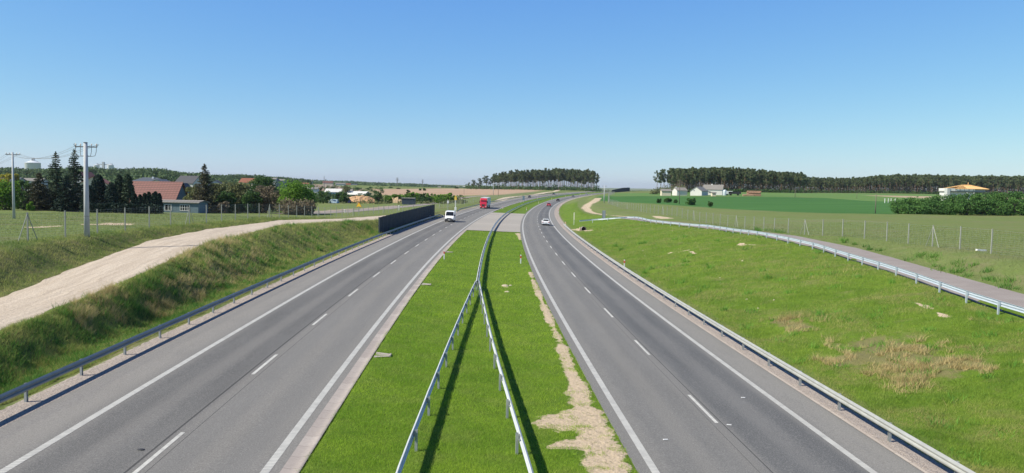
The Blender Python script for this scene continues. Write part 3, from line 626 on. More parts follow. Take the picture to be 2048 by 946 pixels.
poleat(1713.5, 397, 385, 'tiny thin pole between the wheat and the pale field strip', r0=.11, r1=.09, arm=0, m=wood)
# street lamp in the field edge
b_ = at(928, 389.5); h = ztop(928, 373, b_.y)-b_.z; r = empty('street_lamp', b_, label='lonely street lamp with a pale head at the edge of the ploughed field', cat='street lamp')
mb = MB(); mb.tube([(0, 0, -.2), (0, 0, h)], [.12, .09], 8); mb.build('pole', iron, r); mb = MB(); mb.box(-1., 1., -.15, .15, h-.1, h+.22, .1, .05); mb.build('lamp_head', white, r)
# lattice pylons
def pylon(px, py0, py1, D, label):
    b_ = atd(px, D); h = ztop(px, py1, D)-b_.z; r = empty('electricity_pylon', b_, label=label, cat='pylon'); mb = MB(); w = h*.085
    lv = np.linspace(0, 1, 9); wd = lambda t_: w*(1-t_*.78)
    for sx_, sy in ((1, 1), (1, -1), (-1, 1), (-1, -1)): mb.tube([(sx_*wd(t_), sy*wd(t_), h*t_) for t_ in lv], .13, 4)
    for a, c in zip(lv[:-1], lv[1:]):
        for s_ in (1, -1):
            mb.tube([(-wd(a), s_*wd(a), h*a), (wd(c), s_*wd(c), h*c)], .08, 3); mb.tube([(wd(a), s_*wd(a), h*a), (-wd(c), s_*wd(c), h*c)], .08, 3); mb.tube([(s_*wd(a), -wd(a), h*a), (s_*wd(c), wd(c), h*c)], .08, 3)
    mb.build('lattice', iron, r); mb = MB()
    for z, a in ((.97, .12), (.84, .17), (.71, .13)): mb.tube([(-h*a, 0, h*z), (0, 0, h*(z+.03)), (h*a, 0, h*z)], .14, 4); mb.tube([(-h*a, 0, h*z), (h*a, 0, h*z)], .12, 4)
    mb.build('crossarm', iron, r)
pylon(793, 376, 355.5, 1250, 'left lattice pylon on the skyline above the green scrub'); pylon(843.5, 376, 359.5, 1350, 'right lattice pylon on the skyline above two round bushes')
# delineators
def delin(name_lab, s, o, col2, cat='delineator post', grp=None, h=1.05):
    p, hd = at_s(s, o); p[2] = z1(p[0], p[1]); r = empty('delineator_post', p, -hd, label=name_lab, cat=cat, group=grp)
    mb = MB(); mb.add([(-.065, -.04, -.1), (.065, -.04, -.1), (.065, .04, -.1), (-.065, .04, -.1), (-.065, -.04, h), (.065, -.04, h-.03), (.065, .04, h-.03), (-.065, .04, h)], [(3, 2, 1, 0), (4, 5, 6, 7), (0, 1, 5, 4), (1, 2, 6, 5), (2, 3, 7, 6), (3, 0, 4, 7)])
    mb.build('post', white, r, bevel=.012); mb = MB(); mb.box(-.069, .069, -.044, .044, h*.62, h*.84); mb.build('reflector', col2, r)
    mb = MB(); mb.box(-.12, .12, -.025, .025, h*.80, h*.90); mb.build('reflector', col2, r)
ora = simple('orange_reflector', (.75, .30, .04), .45, .1, 3.)
delin('white and red marker post at the left edge of the near median, beside the gutter', 89.5, -4.4, redp)
delin('white and red marker post at the right edge of the near median', 88.5, 4.45, redp)
delin('white and red marker post just behind the right guardrail', 88, 16.3, redp); delin('orange topped marker post where the right guardrail ends', 182.5, 16.0, ora)
delin('small white marker post behind the left guardrail in front of the noise wall', 190, -16.9, redp)
for s in range(290, 900, 100):
    delin('distant white marker post on the left side of the far median', s, -4.4, redp, grp='marker posts on the left edge of the far median')
    delin('distant white marker post on the right side of the far median', s, 4.45, redp, grp='marker posts on the right edge of the far median')
    delin('distant white marker post on the outer edge of the right carriageway', s-15, 16.4, redp, grp='marker posts outside the far right carriageway')
    if s > 300: delin('distant white marker post on the outer edge of the left carriageway', s+60, -16.9, redp, grp='marker posts outside the far left carriageway')
# signs
yel = simple('yellow_sign', (.85, .55, .03), .5, .05, 3.); greys = simple('sign_back', (.42, .44, .46), .5, .1, 3.); sred = simple('sign_red', (.6, .03, .03), .5, .05)
def post(px, py0, D=None): return at(px, py0)
b_ = at(911, 421); hh = ztop(909.5, 391, b_.y)-b_.z; r = empty('beacon_post', b_, label='white post with a yellow panel and lamp beside the far guardrail, above the white van', cat='warning post')
mb = MB(); mb.tube([(0, 0, -.2), (0, 0, hh-.6)], .11, 8); mb.build('post', white, r); mb = MB(); mb.box(-.42, .42, -.1, .1, hh-1.5, hh-.35, .1); mb.build('panel', yel, r, .03); mb = MB(); mb.tube([(0, 0, hh-.35), (0, 0, hh)], [.12, .06], 8); mb.build('lamp', yel, r); mb = MB(); mb.box(-.35, .35, -.25, .25, 0, 1.1); mb.build('cabinet', white, r, .03)
b_ = at(895.5, 431); hh = ztop(896, 400, b_.y)-b_.z; r = empty('camera_mast', b_, label='thin pale mast with a small box, left of the yellow beacon post', cat='mast'); mb = MB(); mb.tube([(0, 0, -.2), (0, 0, hh)], .07, 8); mb.build('mast', conc, r); mb = MB(); mb.box(-.22, .22, -.2, .2, hh-.9, hh-.2); mb.build('box', white, r)
b_ = at(1147.8, 450); hh = ztop(1147.8, 425, b_.y)-b_.z; r = empty('marker_sign', b_, label='thin white post with a narrow panel where the service rail meets the motorway', cat='sign'); mb = MB(); mb.tube([(0, 0, -.2), (0, 0, hh)], .05, 8); mb.build('post', white, r); mb = MB(); mb.box(-.14, .14, -.07, -.05, hh*.42, hh); mb.build('panel', simple('cream_panel', (.75, .72, .5), .5, .05), r)
b_ = at(1207.5, 441); hh = ztop(1207.5, 420.5, b_.y)-b_.z; r = empty('information_board', b_, .1, label='narrow upright grey board between two pale posts at the bend of the service rail', cat='sign board')
for x in (-.36, .36): mb = MB(); mb.box(x-.06, x+.06, -.06, .06, -.3, hh); mb.build('post', conc, r)
mb = MB(); mb.box(-.28, .28, -.03, .03, .2, hh-.05); mb.build('board', greys, r)
b_ = at(567.5, 427); hh = ztop(567.5, 401, b_.y)-b_.z; r = empty('road_sign', b_, .2, label='give way sign seen from behind, in front of the bright green tree', cat='road sign')
mb = MB(); mb.tube([(0, 0, -.2), (0, 0, hh)], .045, 8); mb.build('post', conc, r); mb = MB(); mb.add([(-.5, -.06, hh), (.5, -.06, hh), (0, -.06, hh-.85), (-.5, -.04, hh), (.5, -.04, hh), (0, -.04, hh-.85)], [(0, 2, 1), (3, 4, 5), (0, 1, 4, 3), (1, 2, 5, 4), (2, 0, 3, 5)]); mb.build('sign_plate', greys, r)
mb = MB(); mb.box(-.3, .3, -.06, -.04, hh-1.2, hh-.95); mb.build('name_plate', greys, r)
b_ = at(718, 424.5); hh = ztop(718, 404.5, b_.y)-b_.z; r = empty('road_sign', b_, -.1, label='yellow triangular warning sign with a red rim in front of the big sand heap', cat='road sign')
mb = MB(); mb.tube([(0, 0, -.2), (0, 0, hh)], .05, 8); mb.build('post', conc, r); mb = MB(); w_ = .75
def tri(w_, y0, y1, z): return [(-w_, y0, z), (w_, y0, z), (0, y0, z+w_*1.73), (-w_, y1, z), (w_, y1, z), (0, y1, z+w_*1.73)]
TF = [(0, 1, 2), (3, 5, 4), (0, 3, 4, 1), (1, 4, 5, 2), (2, 5, 3, 0)]
mb = MB(); mb.add(tri(.8, -.07, -.05, hh-1.3), TF); mb.build('sign_rim', sred, r); mb = MB(); mb.add(tri(.68, -.09, -.072, hh-1.24), TF); mb.build('sign_face', yel, r)
for px, py0, py1, lab in ((690, 426, 419, 'short white roadside marker with a round top left of the yellow sign'), (798, 421, 410.5, 'white marker post on the side road behind the noise wall')):
    b_ = at(px, py0); hh = ztop(px, py1, b_.y)-b_.z; r = empty('roadside_marker', b_, label=lab, cat='marker post'); mb = MB(); mb.tube([(0, 0, -.1), (0, 0, hh*.8)], .09, 8); mb.build('post', white, r); mb = MB(); mb.lathe([(.001, hh*.7), (.2, hh*.8), (.2, hh*.95), (.001, hh)], 10); mb.build('head', white, r)
b_ = at(1047, 405); hh = ztop(1047, 391.5, b_.y)-b_.z; r = empty('road_sign', b_, label='small blue grey sign on a post beside the far left carriageway', cat='road sign'); mb = MB(); mb.tube([(0, 0, -.2), (0, 0, hh)], .07, 6); mb.build('post', greys, r); mb = MB(); mb.box(-.55, .55, -.08, -.05, hh*.35, hh); mb.build('sign_plate', simple('blue_grey', (.16, .22, .28), .5, .1), r)
# culvert
b_ = at(1166, 461); r = empty('culvert', b_+Vector((0, 0, -.05)), .35, label='round dark drain pipe mouth in a pale headwall below the service rail', cat='culvert')
mb = MB(); mb.box(-.95, .95, .0, .3, -.5, .75, .25); mb.build('headwall', simple('headwall_concrete', (.46, .38, .30), .9, .2, 2.), r)
mb = MB(); n = 18
for k in range(n):
    a, c = 2*math.pi*k/n, 2*math.pi*(k+1)/n; m0 = len(mb.v)
    mb.add([(math.cos(w)*rr, y, .35+math.sin(w)*rr) for w in (a, c) for rr, y in ((.5, -.35), (.58, -.35), (.58, .01), (.5, .01))], [(0, 1, 5, 4), (1, 2, 6, 5), (3, 0, 4, 7)])
mb.build('pipe', simple('pipe_concrete', (.30, .27, .24), .9, .1), r); mb = MB(); mb.add([(math.cos(2*math.pi*k/n)*.5, -.02, .35+math.sin(2*math.pi*k/n)*.5) for k in range(n)], [tuple(range(n))]); mb.build('pipe_shade_disc', simple('pipe_shade', (.01, .01, .01), 1, .0), r)  # flat black disc painted as the shade inside the pipe
# litter by the right fence
b_ = at(1962, 502); mb = MB(); mb.box(-.5, .5, -.12, .12, 0, .16, .03); o = mb.build('concrete_block', white); o.location = b_; o.rotation_euler = (0, .05, .15); tag(o, 'small white block lying in the grass by the right fence', 'block')
# fence of pale posts at the wheat edge
for k_, px in enumerate((1769.5, 1776.5, 1782, 1790)):
    b_ = at(px, 406); h = .9*(b_.y/300)*1.6; mb = MB(); mb.box(-.12, .12, -.12, .12, -.2, h*1.2); mb.box(-.14, .14, -.14, .14, h*1.2, h*1.2+.08); o = mb.build('field_post', white); o.location = b_; tag(o, 'short pale post at the wheat edge just left of the bushes', 'field post', 'short pale posts left of the bushes')

# ------------------------------------------------------------------ vehicles
glass, t, b = newmat('vehicle_glass'); b.inputs['Base Color'].default_value = (.012, .015, .018, 1); b.inputs['Roughness'].default_value = .08; b.inputs['Specular IOR Level'].default_value = .7
rubber = simple('tyre_rubber', (.02, .02, .02), .9, .1); rimm = simple('wheel_rim', (.45, .46, .47), .35, .1, metal=.6); blackp = simple('black_plastic', (.03, .03, .032), .6, .1)
lampc = simple('headlamp_glass', (.75, .76, .75), .15, .05); lampr = simple('tail_lamp', (.45, .02, .02), .2, .05); platem = simple('number_plate', (.72, .72, .68), .5, .05)
def paint(n, c):
    m, t, b = newmat(n); b.inputs['Base Color'].default_value = c+(1,); b.inputs['Roughness'].default_value = .3; b.inputs['Coat Weight'].default_value = .6; b.inputs['Coat Roughness'].default_value = .06; return m
def wheel(r, x, y, rad, w=.22):
    s_ = 1 if x > 0 else -1; prof = [(rad*.55, -w/2), (rad*.95, -w/2), (rad, -w/3), (rad, w/3), (rad*.95, w/2), (rad*.55, w/2)]
    mb = MB(); mb.lathe(prof, 20); V = [(z, a, b_) for a, b_, z in mb.v]; wh = obj('wheel', [(0+q[0], q[1], q[2]) for q in V], mb.f, rubber, r); wh.location = (x, y, rad)
    mb = MB(); mb.lathe([(.001, w*.30), (rad*.18, w*.34), (rad*.50, w*.38), (rad*.58, w*.30), (rad*.58, w*.1), (.001, w*.1)], 16); o = obj('rim', [(z*s_, a, b_) for a, b_, z in mb.v], mb.f, rimm, wh)
    return wh
def frustum(mb, y0, y1, z0, ya, yb, z1_, w0, w1):
    mb.add([(-w0, y0, z0), (w0, y0, z0), (w0, y1, z0), (-w0, y1, z0), (-w1, ya, z1_), (w1, ya, z1_), (w1, yb, z1_), (-w1, yb, z1_)], [(3, 2, 1, 0), (4, 5, 6, 7), (0, 1, 5, 4), (1, 2, 6, 5), (2, 3, 7, 6), (3, 0, 4, 7)])
def pane(r, pts, n='window'):
    pts = [Vector(q) for q in pts]; nr = (pts[1]-pts[0]).cross(pts[2]-pts[0]).normalized(); c = sum(pts, Vector())/len(pts)
    if nr.dot(c-Vector((0, c.y*.6, .8))) < 0: nr = -nr
    k = len(pts); mb = MB(); mb.add([q-nr*.01 for q in pts]+[q+nr*.012 for q in pts], [tuple(range(k)), tuple(range(2*k-1, k-1, -1))]+[(i, (i+1) % k, (i+1) % k+k, i+k) for i in range(k)]); return mb.build(n, glass, r)
def place_vehicle(name, s, o, away, label, cat, group=None):
    p, h = at_s(s, o, .01); c = float(np.interp(s, S, CS)); r = empty(name, p, 0, label=label, cat=cat, group=group)
    r.rotation_euler = (0, math.atan(c)*(1 if away else -1), -h+(0 if away else math.pi)); return r
def car(s, o, away, col, label, L=4.35, wagon=.0, hgt=1.47):
    r = place_vehicle('car', s, o, away, label, 'car'); m = paint('car_paint', col); hw = .9; rear, fr = -L/2, L/2
    mb = MB(); mb.prism([(rear+.08, .24), (rear, .42), (rear+.03, .78), (rear+.12, .98), (-.2, 1.0), (.55, .98), (fr-.55, .88), (fr-.1, .70), (fr, .5), (fr-.06, .24), (fr-.5, .2), (rear+.5, .2)], -hw, hw); mb.build('body', m, r, .07)
    y0, y1, ya, yb = rear+.18, .95, rear+.62-wagon, .15
    mb = MB(); frustum(mb, y0, y1, .95, ya, yb, hgt, .82, .62); mb.build('cabin', m, r, .04)
    L3 = lambda a, b_, t_: tuple(Vector(a).lerp(Vector(b_), t_))
    bl, br, tl, tr = (-.82, y0, .95), (.82, y0, .95), (-.62, ya, hgt), (.62, ya, hgt)
    sq = lambda a, b_, c, d, u0, u1, v0, v1: [L3(L3(a, b_, u), L3(d, c, u), v) for u, v in ((u0, v0), (u1, v0), (u1, v1), (u0, v1))]
    pane(r, sq(bl, br, tr, tl, .08, .92, .16, .84), 'rear_window'); fl, fr_, tfl, tfr = (-.82, y1, .95), (.82, y1, .95), (-.62, yb, hgt), (.62, yb, hgt)
    pane(r, sq(fl, fr_, tfr, tfl, .06, .94, .06, .9), 'windscreen')
    for a, b_, c, d in ((bl, fl, tfl, tl), (br, fr_, tfr, tr)):
        pane(r, sq(a, b_, c, d, .12, .46, .12, .85)); pane(r, sq(a, b_, c, d, .50, .84, .12, .85))
    for x in (-1, 1):
        for y in (rear+.78, fr-.85): wheel(r, x*.80, y, .32)
        mb = MB(); mb.box(x*.72-.14, x*.72+.14, rear-.012, rear+.1, .68, .86); mb.build('tail_light', lampr, r, .02); mb = MB(); mb.box(x*.66-.16, x*.66+.16, fr-.2, fr-.03, .56, .68); mb.build('headlight', lampc, r, .02)
        mb = MB(); mb.box(x*.98-.08, x*.98+.08, .62, .74, .95, 1.07); mb.build('mirror', m, r, .02)
    mb = MB(); mb.box(-.26, .26, rear-.02, rear+.02, .56, .67); mb.build('number_plate', platem, r); mb = MB(); mb.box(-.7, .7, rear-.01, rear+.1, .22, .36); mb.build('bumper', blackp, r, .02); mb = MB(); mb.box(-.5, .5, fr-.08, fr+.01, .3, .5); mb.build('grille', blackp, r)
    return r
car(183.5, 11.3, True, (.80, .80, .80), 'white hatchback car driving away, nearest car on the right carriageway')
car(352, 11.3, True, (.38, .02, .03), 'dark red car driving away behind the dashed line on the right carriageway')
car(452, 11.2, True, (.012, .013, .016), 'black car driving away between the red car and the grey ones')
car(580, 11.2, True, (.12, .14, .16), 'dark grey car in the far bend, just past the black car')
car(680, 11.2, True, (.26, .29, .32), 'light grey car farthest away on the right carriageway')
car(505, -11.3, False, (.03, .035, .03), 'dark car coming round the bend on the far left carriageway')
car(640, -11.3, False, (.05, .06, .05), 'tiny dark car farthest away on the left carriageway')
def van(s, o, label):
    r = place_vehicle('van', s, o, False, label, 'van'); m = paint('van_paint', (.82, .83, .84)); f = 2.75
    mb = MB(); mb.prism([(-2.75, .35), (-2.75, 2.3), (-2.65, 2.5), (1.0, 2.52), (1.35, 2.4), (2.05, 1.38), (2.6, 1.12), (f, .95), (f, .45), (2.6, .3)], -1.0, 1.0); mb.build('body', m, r, .08)
    mb = MB(); mb.box(-1.01, 1.01, 2.35, f+.06, .3, .72, .03, 0); mb.build('bumper', blackp, r, .05)
    pane(r, [(-.84, 1.41, 2.32), (.84, 1.41, 2.32), (.92, 2.01, 1.44), (-.92, 2.01, 1.44)], 'windscreen')
    for x in (-1, 1):
        pane(r, [(x*1.0, .45, 1.4), (x*1.0, 1.75, 1.4), (x*1.0, 1.2, 2.1), (x*1.0, .45, 2.1)])
        for y in (-1.75, 1.75): wheel(r, x*.86, y, .36, .24)
        mb = MB(); mb.add([(x*.62, f-.10, .98), (x*.96, f-.25, 1.02), (x*.96, f-.12, .78), (x*.66, f+.02, .76), (x*.62, f-.3, .98), (x*.96, f-.4, 1.02), (x*.96, f-.4, .78), (x*.66, f-.3, .76)], [(0, 1, 2, 3), (0, 4, 5, 1), (1, 5, 6, 2), (2, 6, 7, 3), (3, 7, 4, 0)]); mb.build('headlight', lampc, r)
        mb = MB(); mb.box(x*1.17-.11, x*1.17+.11, 1.5, 1.62, 1.35, 1.72); mb.box(x*1.03-.06, x*1.03+.06, 1.52, 1.58, 1.4, 1.46); mb.build('mirror', blackp, r, .02)
    mb = MB(); mb.box(-.55, .55, f-.06, f+.03, .74, .93, .04); mb.build('grille', blackp, r); mb = MB(); mb.box(-.26, .26, f+.06, f+.075, .46, .57); mb.build('number_plate', platem, r)
    mb = MB(); mb.tube([(-.5, 2.0, 1.47), (.05, 1.82, 1.74)], .012, 4); mb.tube([(.1, 2.0, 1.47), (.65, 1.82, 1.74)], .012, 4); mb.build('wiper', blackp, r)
van(180.5, -11.0, 'white high-roofed van coming towards the bridge in front of the noise wall end')
def truck(s, o, label):
    r = place_vehicle('truck', s, o, False, label, 'truck'); red = paint('cab_paint', (.62, .02, .05)); f = 8.1
    tw = simple('trailer_curtain', (.62, .66, .66), .5, .05, 1.)
    mb = MB(); mb.prism([(5.9, .55), (5.9, 3.2), (6.1, 3.78), (7.2, 3.72), (7.75, 2.95), (f, 1.7), (f, .4), (7.7, .3), (6.4, .3)], -1.24, 1.24); mb.build('cab', red, r, .08)
    pane(r, [(-1.12, 7.74, 2.85), (1.12, 7.74, 2.85), (1.16, 8.0, 2.02), (-1.16, 8.0, 2.02)], 'windscreen')
    mb = MB(); mb.box(-1.12, 1.12, 7.55, 8.05, 2.85, 3.0); mb.build('sun_visor', blackp, r, .02)
    mb = MB(); mb.add([(-.62, f+.015, 1.55), (.62, f+.015, 1.55), (.45, f+.015, .82), (-.45, f+.015, .82), (-.62, f-.06, 1.55), (.62, f-.06, 1.55), (.45, f-.06, .82), (-.45, f-.06, .82)], [(0, 1, 2, 3), (0, 4, 5, 1), (1, 5, 6, 2), (2, 6, 7, 3), (3, 7, 4, 0)]); mb.build('grille', blackp, r)
    mb = MB(); mb.box(-1.25, 1.25, 7.6, f+.06, .28, .52); mb.build('bumper', simple('dark_red', (.30, .015, .02), .5, .05), r, .04)
    for x in (-1, 1):
        mb = MB(); mb.box(x*1.0-.18, x*1.0+.18, f-.1, f+.025, .58, .78); mb.build('headlight', lampc, r, .02); mb = MB(); mb.box(x*1.42-.12, x*1.42+.12, 7.45, 7.65, 2.05, 2.85); mb.box(x*1.28-.1, x*1.28+.1, 7.5, 7.56, 2.7, 2.76); mb.build('mirror', blackp, r, .03)
        pane(r, [(x*1.24, 6.7, 2.05), (x*1.24, 7.65, 2.05), (x*1.24, 7.5, 2.8), (x*1.24, 6.7, 2.8)])
        for y in (7.2, 3.9, -3.2, -4.5, -5.8): wheel(r, x*1.08, y, .5, .32)
        mb = MB(); mb.box(x*1.2-.03, x*1.2+.03, -1.8, 2.8, .45, 1.0); mb.build('side_guard', greys, r)
    mb = MB(); mb.box(-1.27, 1.27, -8.0, 5.45, 1.15, 3.98); mb.build('trailer', tw, r, .03); mb = MB(); mb.box(-1.29, 1.29, -8.02, 5.47, 3.93, 4.03); mb.box(-1.29, 1.29, -8.02, 5.47, 1.08, 1.2); mb.build('trailer_frame', simple('trailer_frame', (.75, .75, .74), .4, .05), r)
    mb = MB(); mb.box(-.5, .5, -7.6, 7.4, .65, 1.08); mb.build('chassis', blackp, r)
    mb = MB(); mb.box(-.26, .26, f+.07, f+.08, .34, .45); mb.build('number_plate', platem, r); mb = MB(); mb.box(-.9, .9, f-.27, f-.13, 3.02, 3.4); mb.build('name_board', simple('visor_red', (.70, .05, .08), .4, .05), r)
truck(294, -11.4, 'red lorry cab with a white box trailer coming towards the bridge')

# ------------------------------------------------------------------ buildings
def gable(px, D, w, l, eave, ridge, rz, wallm, roofm, label, wins=(), ov=.35, chim=None, along='x', name='house', dz=0, parts=None, hip=0., trim=None, cat='house', grp=None):
    """w = width of the face towards the camera (local x), l = depth; ridge along x or y"""
    b_ = atd(px, D); b_.z += dz; r = empty(name, b_, rz, label=label, cat=cat, group=grp); X, Y = w/2, l/2; mb = MB()
    mb.box(-X, X, -Y, Y, -1.5, eave)
    if along == 'x': mb.add([(-X, -Y, eave), (-X, Y, eave), (-X+hip, 0, ridge), (X, -Y, eave), (X, Y, eave), (X-hip, 0, ridge)], [(0, 1, 2), (3, 5, 4)])
    else: mb.add([(-X, -Y, eave), (X, -Y, eave), (0, -Y+hip, ridge), (-X, Y, eave), (X, Y, eave), (0, Y-hip, ridge)], [(0, 1, 2), (3, 5, 4)])
    mb.build('wall', wallm, r); rf = MB(); th = .22
    def slab(q):
        q = [Vector(v) for v in q]; k = len(q); rf.add(q+[v+Vector((0, 0, th)) for v in q], [tuple(range(k))[::-1], tuple(range(k, 2*k))]+[(i, (i+1) % k, (i+1) % k+k, i+k) for i in range(k)])
    if along == 'x':
        sl = (ridge-eave)/Y; a = ov
        for sg in (-1, 1): slab([(-X-a+0, sg*(Y+a), eave-sl*a), (X+a, sg*(Y+a), eave-sl*a), (X+a-(hip+a if hip else 0), 0, ridge), (-X-a+(hip+a if hip else 0), 0, ridge)][::sg])
        if hip:
            for sg in (-1, 1): slab([(sg*(X+a), -(Y+a), eave-sl*a), (sg*(X+a), Y+a, eave-sl*a), (sg*(X-hip), 0, ridge)][::sg])
    else:
        sl = (ridge-eave)/X; a = ov
        for sg in (-1, 1): slab([(sg*(X+a), -Y-a, eave-sl*a), (sg*(X+a), Y+a, eave-sl*a), (0, Y+a-(hip+a if hip else 0), ridge), (0, -Y-a+(hip+a if hip else 0), ridge)][::sg])
        if hip:
            for sg in (-1, 1): slab([(-X-a, sg*(Y+a), eave-sl*a), (X+a, sg*(Y+a), eave-sl*a), (0, sg*(Y-hip), ridge)][::-sg])
    ro = rf.build('roof', roofm, r)
    if chim:
        for cx, cy, hh in chim: mb = MB(); mb.box(cx-.35, cx+.35, cy-.35, cy+.35, ridge-1.4, ridge+hh); mb.build('chimney', trim or white, ro)
    for (face, u, z, ww, hh, mull) in wins:
        fr = MB(); gl = MB()
        def bx_(m_, u0, u1, z0, z1_, d0, d1):
            if face == 'f': m_.box(u0, u1, -Y-d1, -Y-d0, z0, z1_)
            elif face == 'l': m_.box(-X-d1, -X-d0, u0, u1, z0, z1_)
            else: m_.box(X+d0, X+d1, u0, u1, z0, z1_)
        bx_(gl, u-ww/2+.05, u+ww/2-.05, z+.05, z+hh-.05, -.05, .02)
        for a, c in ((u-ww/2, u-ww/2+.1), (u+ww/2-.1, u+ww/2)): bx_(fr, a, c, z, z+hh, -.02, .06)
        for k in range(1, mull+1): bx_(fr, u-ww/2+ww*k/(mull+1)-.05, u-ww/2+ww*k/(mull+1)+.05, z+.1, z+hh-.1, -.02, .055)
        bx_(fr, u-ww/2+.1, u+ww/2-.1, z, z+.1, -.02, .06); bx_(fr, u-ww/2+.1, u+ww/2-.1, z+hh-.1, z+hh, -.02, .06)
        if mull > 1: bx_(fr, u-ww/2+.1, u+ww/2-.1, z+hh*.5-.03, z+hh*.5+.03, -.02, .05)
        g_ = gl.build('window', glass, r); fr.build('frame', trim or white, g_)
    return r
def tiles(name, c, sc=(1.6, 1.6, 3.)):
    m, t, b = newmat(name); co = N(t, 'TexCoord').outputs['Object']; w = N(t, 'TexWave'); w.inputs['Scale'].default_value = .5; w.inputs['Distortion'].default_value = .3; w.bands_direction = 'Z'; t.links.new(scaled(t, co, (1, 1, 1.5)), w.inputs[0])
    w2 = N(t, 'TexWave'); w2.inputs['Scale'].default_value = .45; t.links.new(co, w2.inputs[0]); f = mth(t, 'MULTIPLY', ramp(t, w.outputs[1], .1, .6), ramp(t, w2.outputs[1], .0, .5, .6, 1))
    cc = mix(t, noise(t, .8, 4, co), tuple(x*.8 for x in c), tuple(x*1.2 for x in c)); t.links.new(mix(t, f, tuple(x*.42 for x in c), cc), b.inputs['Base Color']); b.inputs['Roughness'].default_value = .7; return m
red_t = tiles('red_roof_tiles', (.25, .105, .085)); org_t = tiles('orange_roof_tiles', (.30, .11, .06)); dark_t = tiles('dark_roof_tiles', (.06, .062, .075)); gry_t = tiles('grey_roof_sheets', (.30, .28, .25)); blue_t = tiles('blue_grey_roof', (.10, .12, .15))
render_w = simple('white_render', (.60, .59, .56), .85, .06, .8); blu_w = simple('blue_grey_boards', (.13, .19, .22), .8, .12, 2.); gry_w = simple('grey_render', (.30, .33, .36), .85, .1, 1.); crm_w = simple('cream_render', (.62, .55, .42), .85, .08, 1.)
def hgt(px, py, D): return ztop(px, py, D)-atd(px, D).z
D = 186; gable(313, D, 11.5, 11, hgt(313, 408, D), hgt(313, 363, D-0)-.2, .03, blu_w, red_t, 'house with a large faded red tiled roof behind the dark hedge trees', along='x', ov=.5)
D = 170; h_ = hgt(364, 405, D); r = gable(364, D, 9.1, 5, h_, h_+.35, -.02, blu_w, gry_t, 'low blue grey annex with a flat grey roof and two white framed windows', wins=[('f', -2.0, .45, 1.55, 1.35, 1), ('f', 1.6, .45, 2.1, 1.35, 3)], ov=.3, cat='annex', name='annex')
D = 235; gable(367, D, 3.6, 6, hgt(367, 379, D), hgt(367, 367.5, D), .1, blu_w, dark_t, 'small blue grey gabled outbuilding between the red roof and the spruce', along='y', wins=[('f', 0, hgt(367, 377, D), .7, .9, 0)], cat='outbuilding')
D = 330; gable(379, D, 8.6, 8, hgt(379, 366.5, D), hgt(379, 352.5, D), -.25, render_w, dark_t, 'white house with a steep dark roof just left of the tall lone spruce', wins=[('f', -1.5, 2.2, 1.2, 1.5, 1), ('f', 1.8, 2.2, 1.2, 1.5, 1), ('l', 0, hgt(379, 363, D), .8, 1.2, 0)], along='x')
D = 340; gable(300, D, 13, 10, hgt(300, 364, D), hgt(300, 356, D), .1, render_w, blue_t, 'house with a broad slate blue hipped roof above the red roof', hip=3.5, chim=[(1.5, -1, .6)])
D = 330; gable(322, D, 5.5, 7, hgt(322, 365, D), hgt(322, 359.5, D), -.1, render_w, blue_t, 'small slate roofed house right of the broad hipped one', along='y')
D = 240; gable(192, D, 9, 9, hgt(192, 370, D), hgt(192, 354, D), .3, crm_w, org_t, 'orange roofed house half hidden by dark conifers beside the concrete pole', along='y')
D = 300; gable(168, D, 8, 8, hgt(168, 362, D), hgt(168, 345, D), -.1, gry_w, red_t, 'house with a dull red gable just left of the concrete pole', along='y')
D = 400; gable(66, D, 11, 8, hgt(66, 362, D), hgt(66, 357, D), .1, render_w, gry_t, 'pale flat roofed house among trees below the big silo')
D = 380; gable(23, D, 10, 8, hgt(23, 362, D), hgt(23, 355.5, D), .0, gry_w, blue_t, 'grey roofed building at the far left behind the green trees', cat='building')
D = 420; gable(432, D, 7, 8, hgt(432, 369, D), hgt(432, 361, D), .2, render_w, dark_t, 'small white gable right of the tall lone spruce', along='y')
D = 420; gable(500, D, 9, 8, hgt(500, 365, D), hgt(500, 357, D), -.1, crm_w, org_t, 'cream house with an orange roof behind the olive trees')
D = 520; gable(557, D, 8, 9, hgt(557, 361.5, D), hgt(557, 358.8, D), .0, gry_w, gry_t, 'grey flat block with a white tower end above the dark green tree', cat='building', wins=[('f', 2, 2.5, 1.6, 1.5, 1)])
for px, py0, py1, w, dd, wm, rm, lab in ((548, 362, 356, 3, 515, render_w, gry_t, 'small bright white tower beside the grey flat block'), (607, 371, 366, 8, 600, crm_w, org_t, 'orange roofed house above the bright green tree'),
    (621, 371, 360, 2.5, 900, render_w, gry_t, 'small white cube house on the far hillside'), (655, 368, 363, 10, 800, crm_w, red_t, 'cream house with a dull roof left of the far antenna'), (680, 370, 366, 10, 850, render_w, gry_t, 'pale low house on the far hillside right of the antenna'),
    (693, 372, 367, 8, 900, crm_w, org_t, 'cream cottage on the far hillside below the skyline'), (706, 372, 368, 8, 950, render_w, blue_t, 'pale cottage with a bluish roof farther right on the hillside'), (626, 382, 375, 5, 430, render_w, gry_t, 'bright white shed right behind the big green tree'),
    (877, 376.5, 373, 5, 1300, render_w, gry_t, 'tiny white house at the far edge of the bare field'), (914, 375, 372, 5, 1500, render_w, gry_t, 'tiniest white house left of the pine wood')):
    gable(px, dd, w*1.0, 7, hgt(px, (py0+py1*1.4)/2.4, dd), hgt(px, py1, dd), .1, wm, rm, lab)
# far antenna
b_ = atd(647, 700); h = ztop(647, 352, 700)-b_.z; r = empty('antenna_mast', b_, label='thin antenna mast on the hillside right of the bright green tree', cat='mast'); mb = MB(); mb.tube([(0, 0, -.5), (0, 0, h)], [.35, .2], 6); mb.build('mast', iron, r)
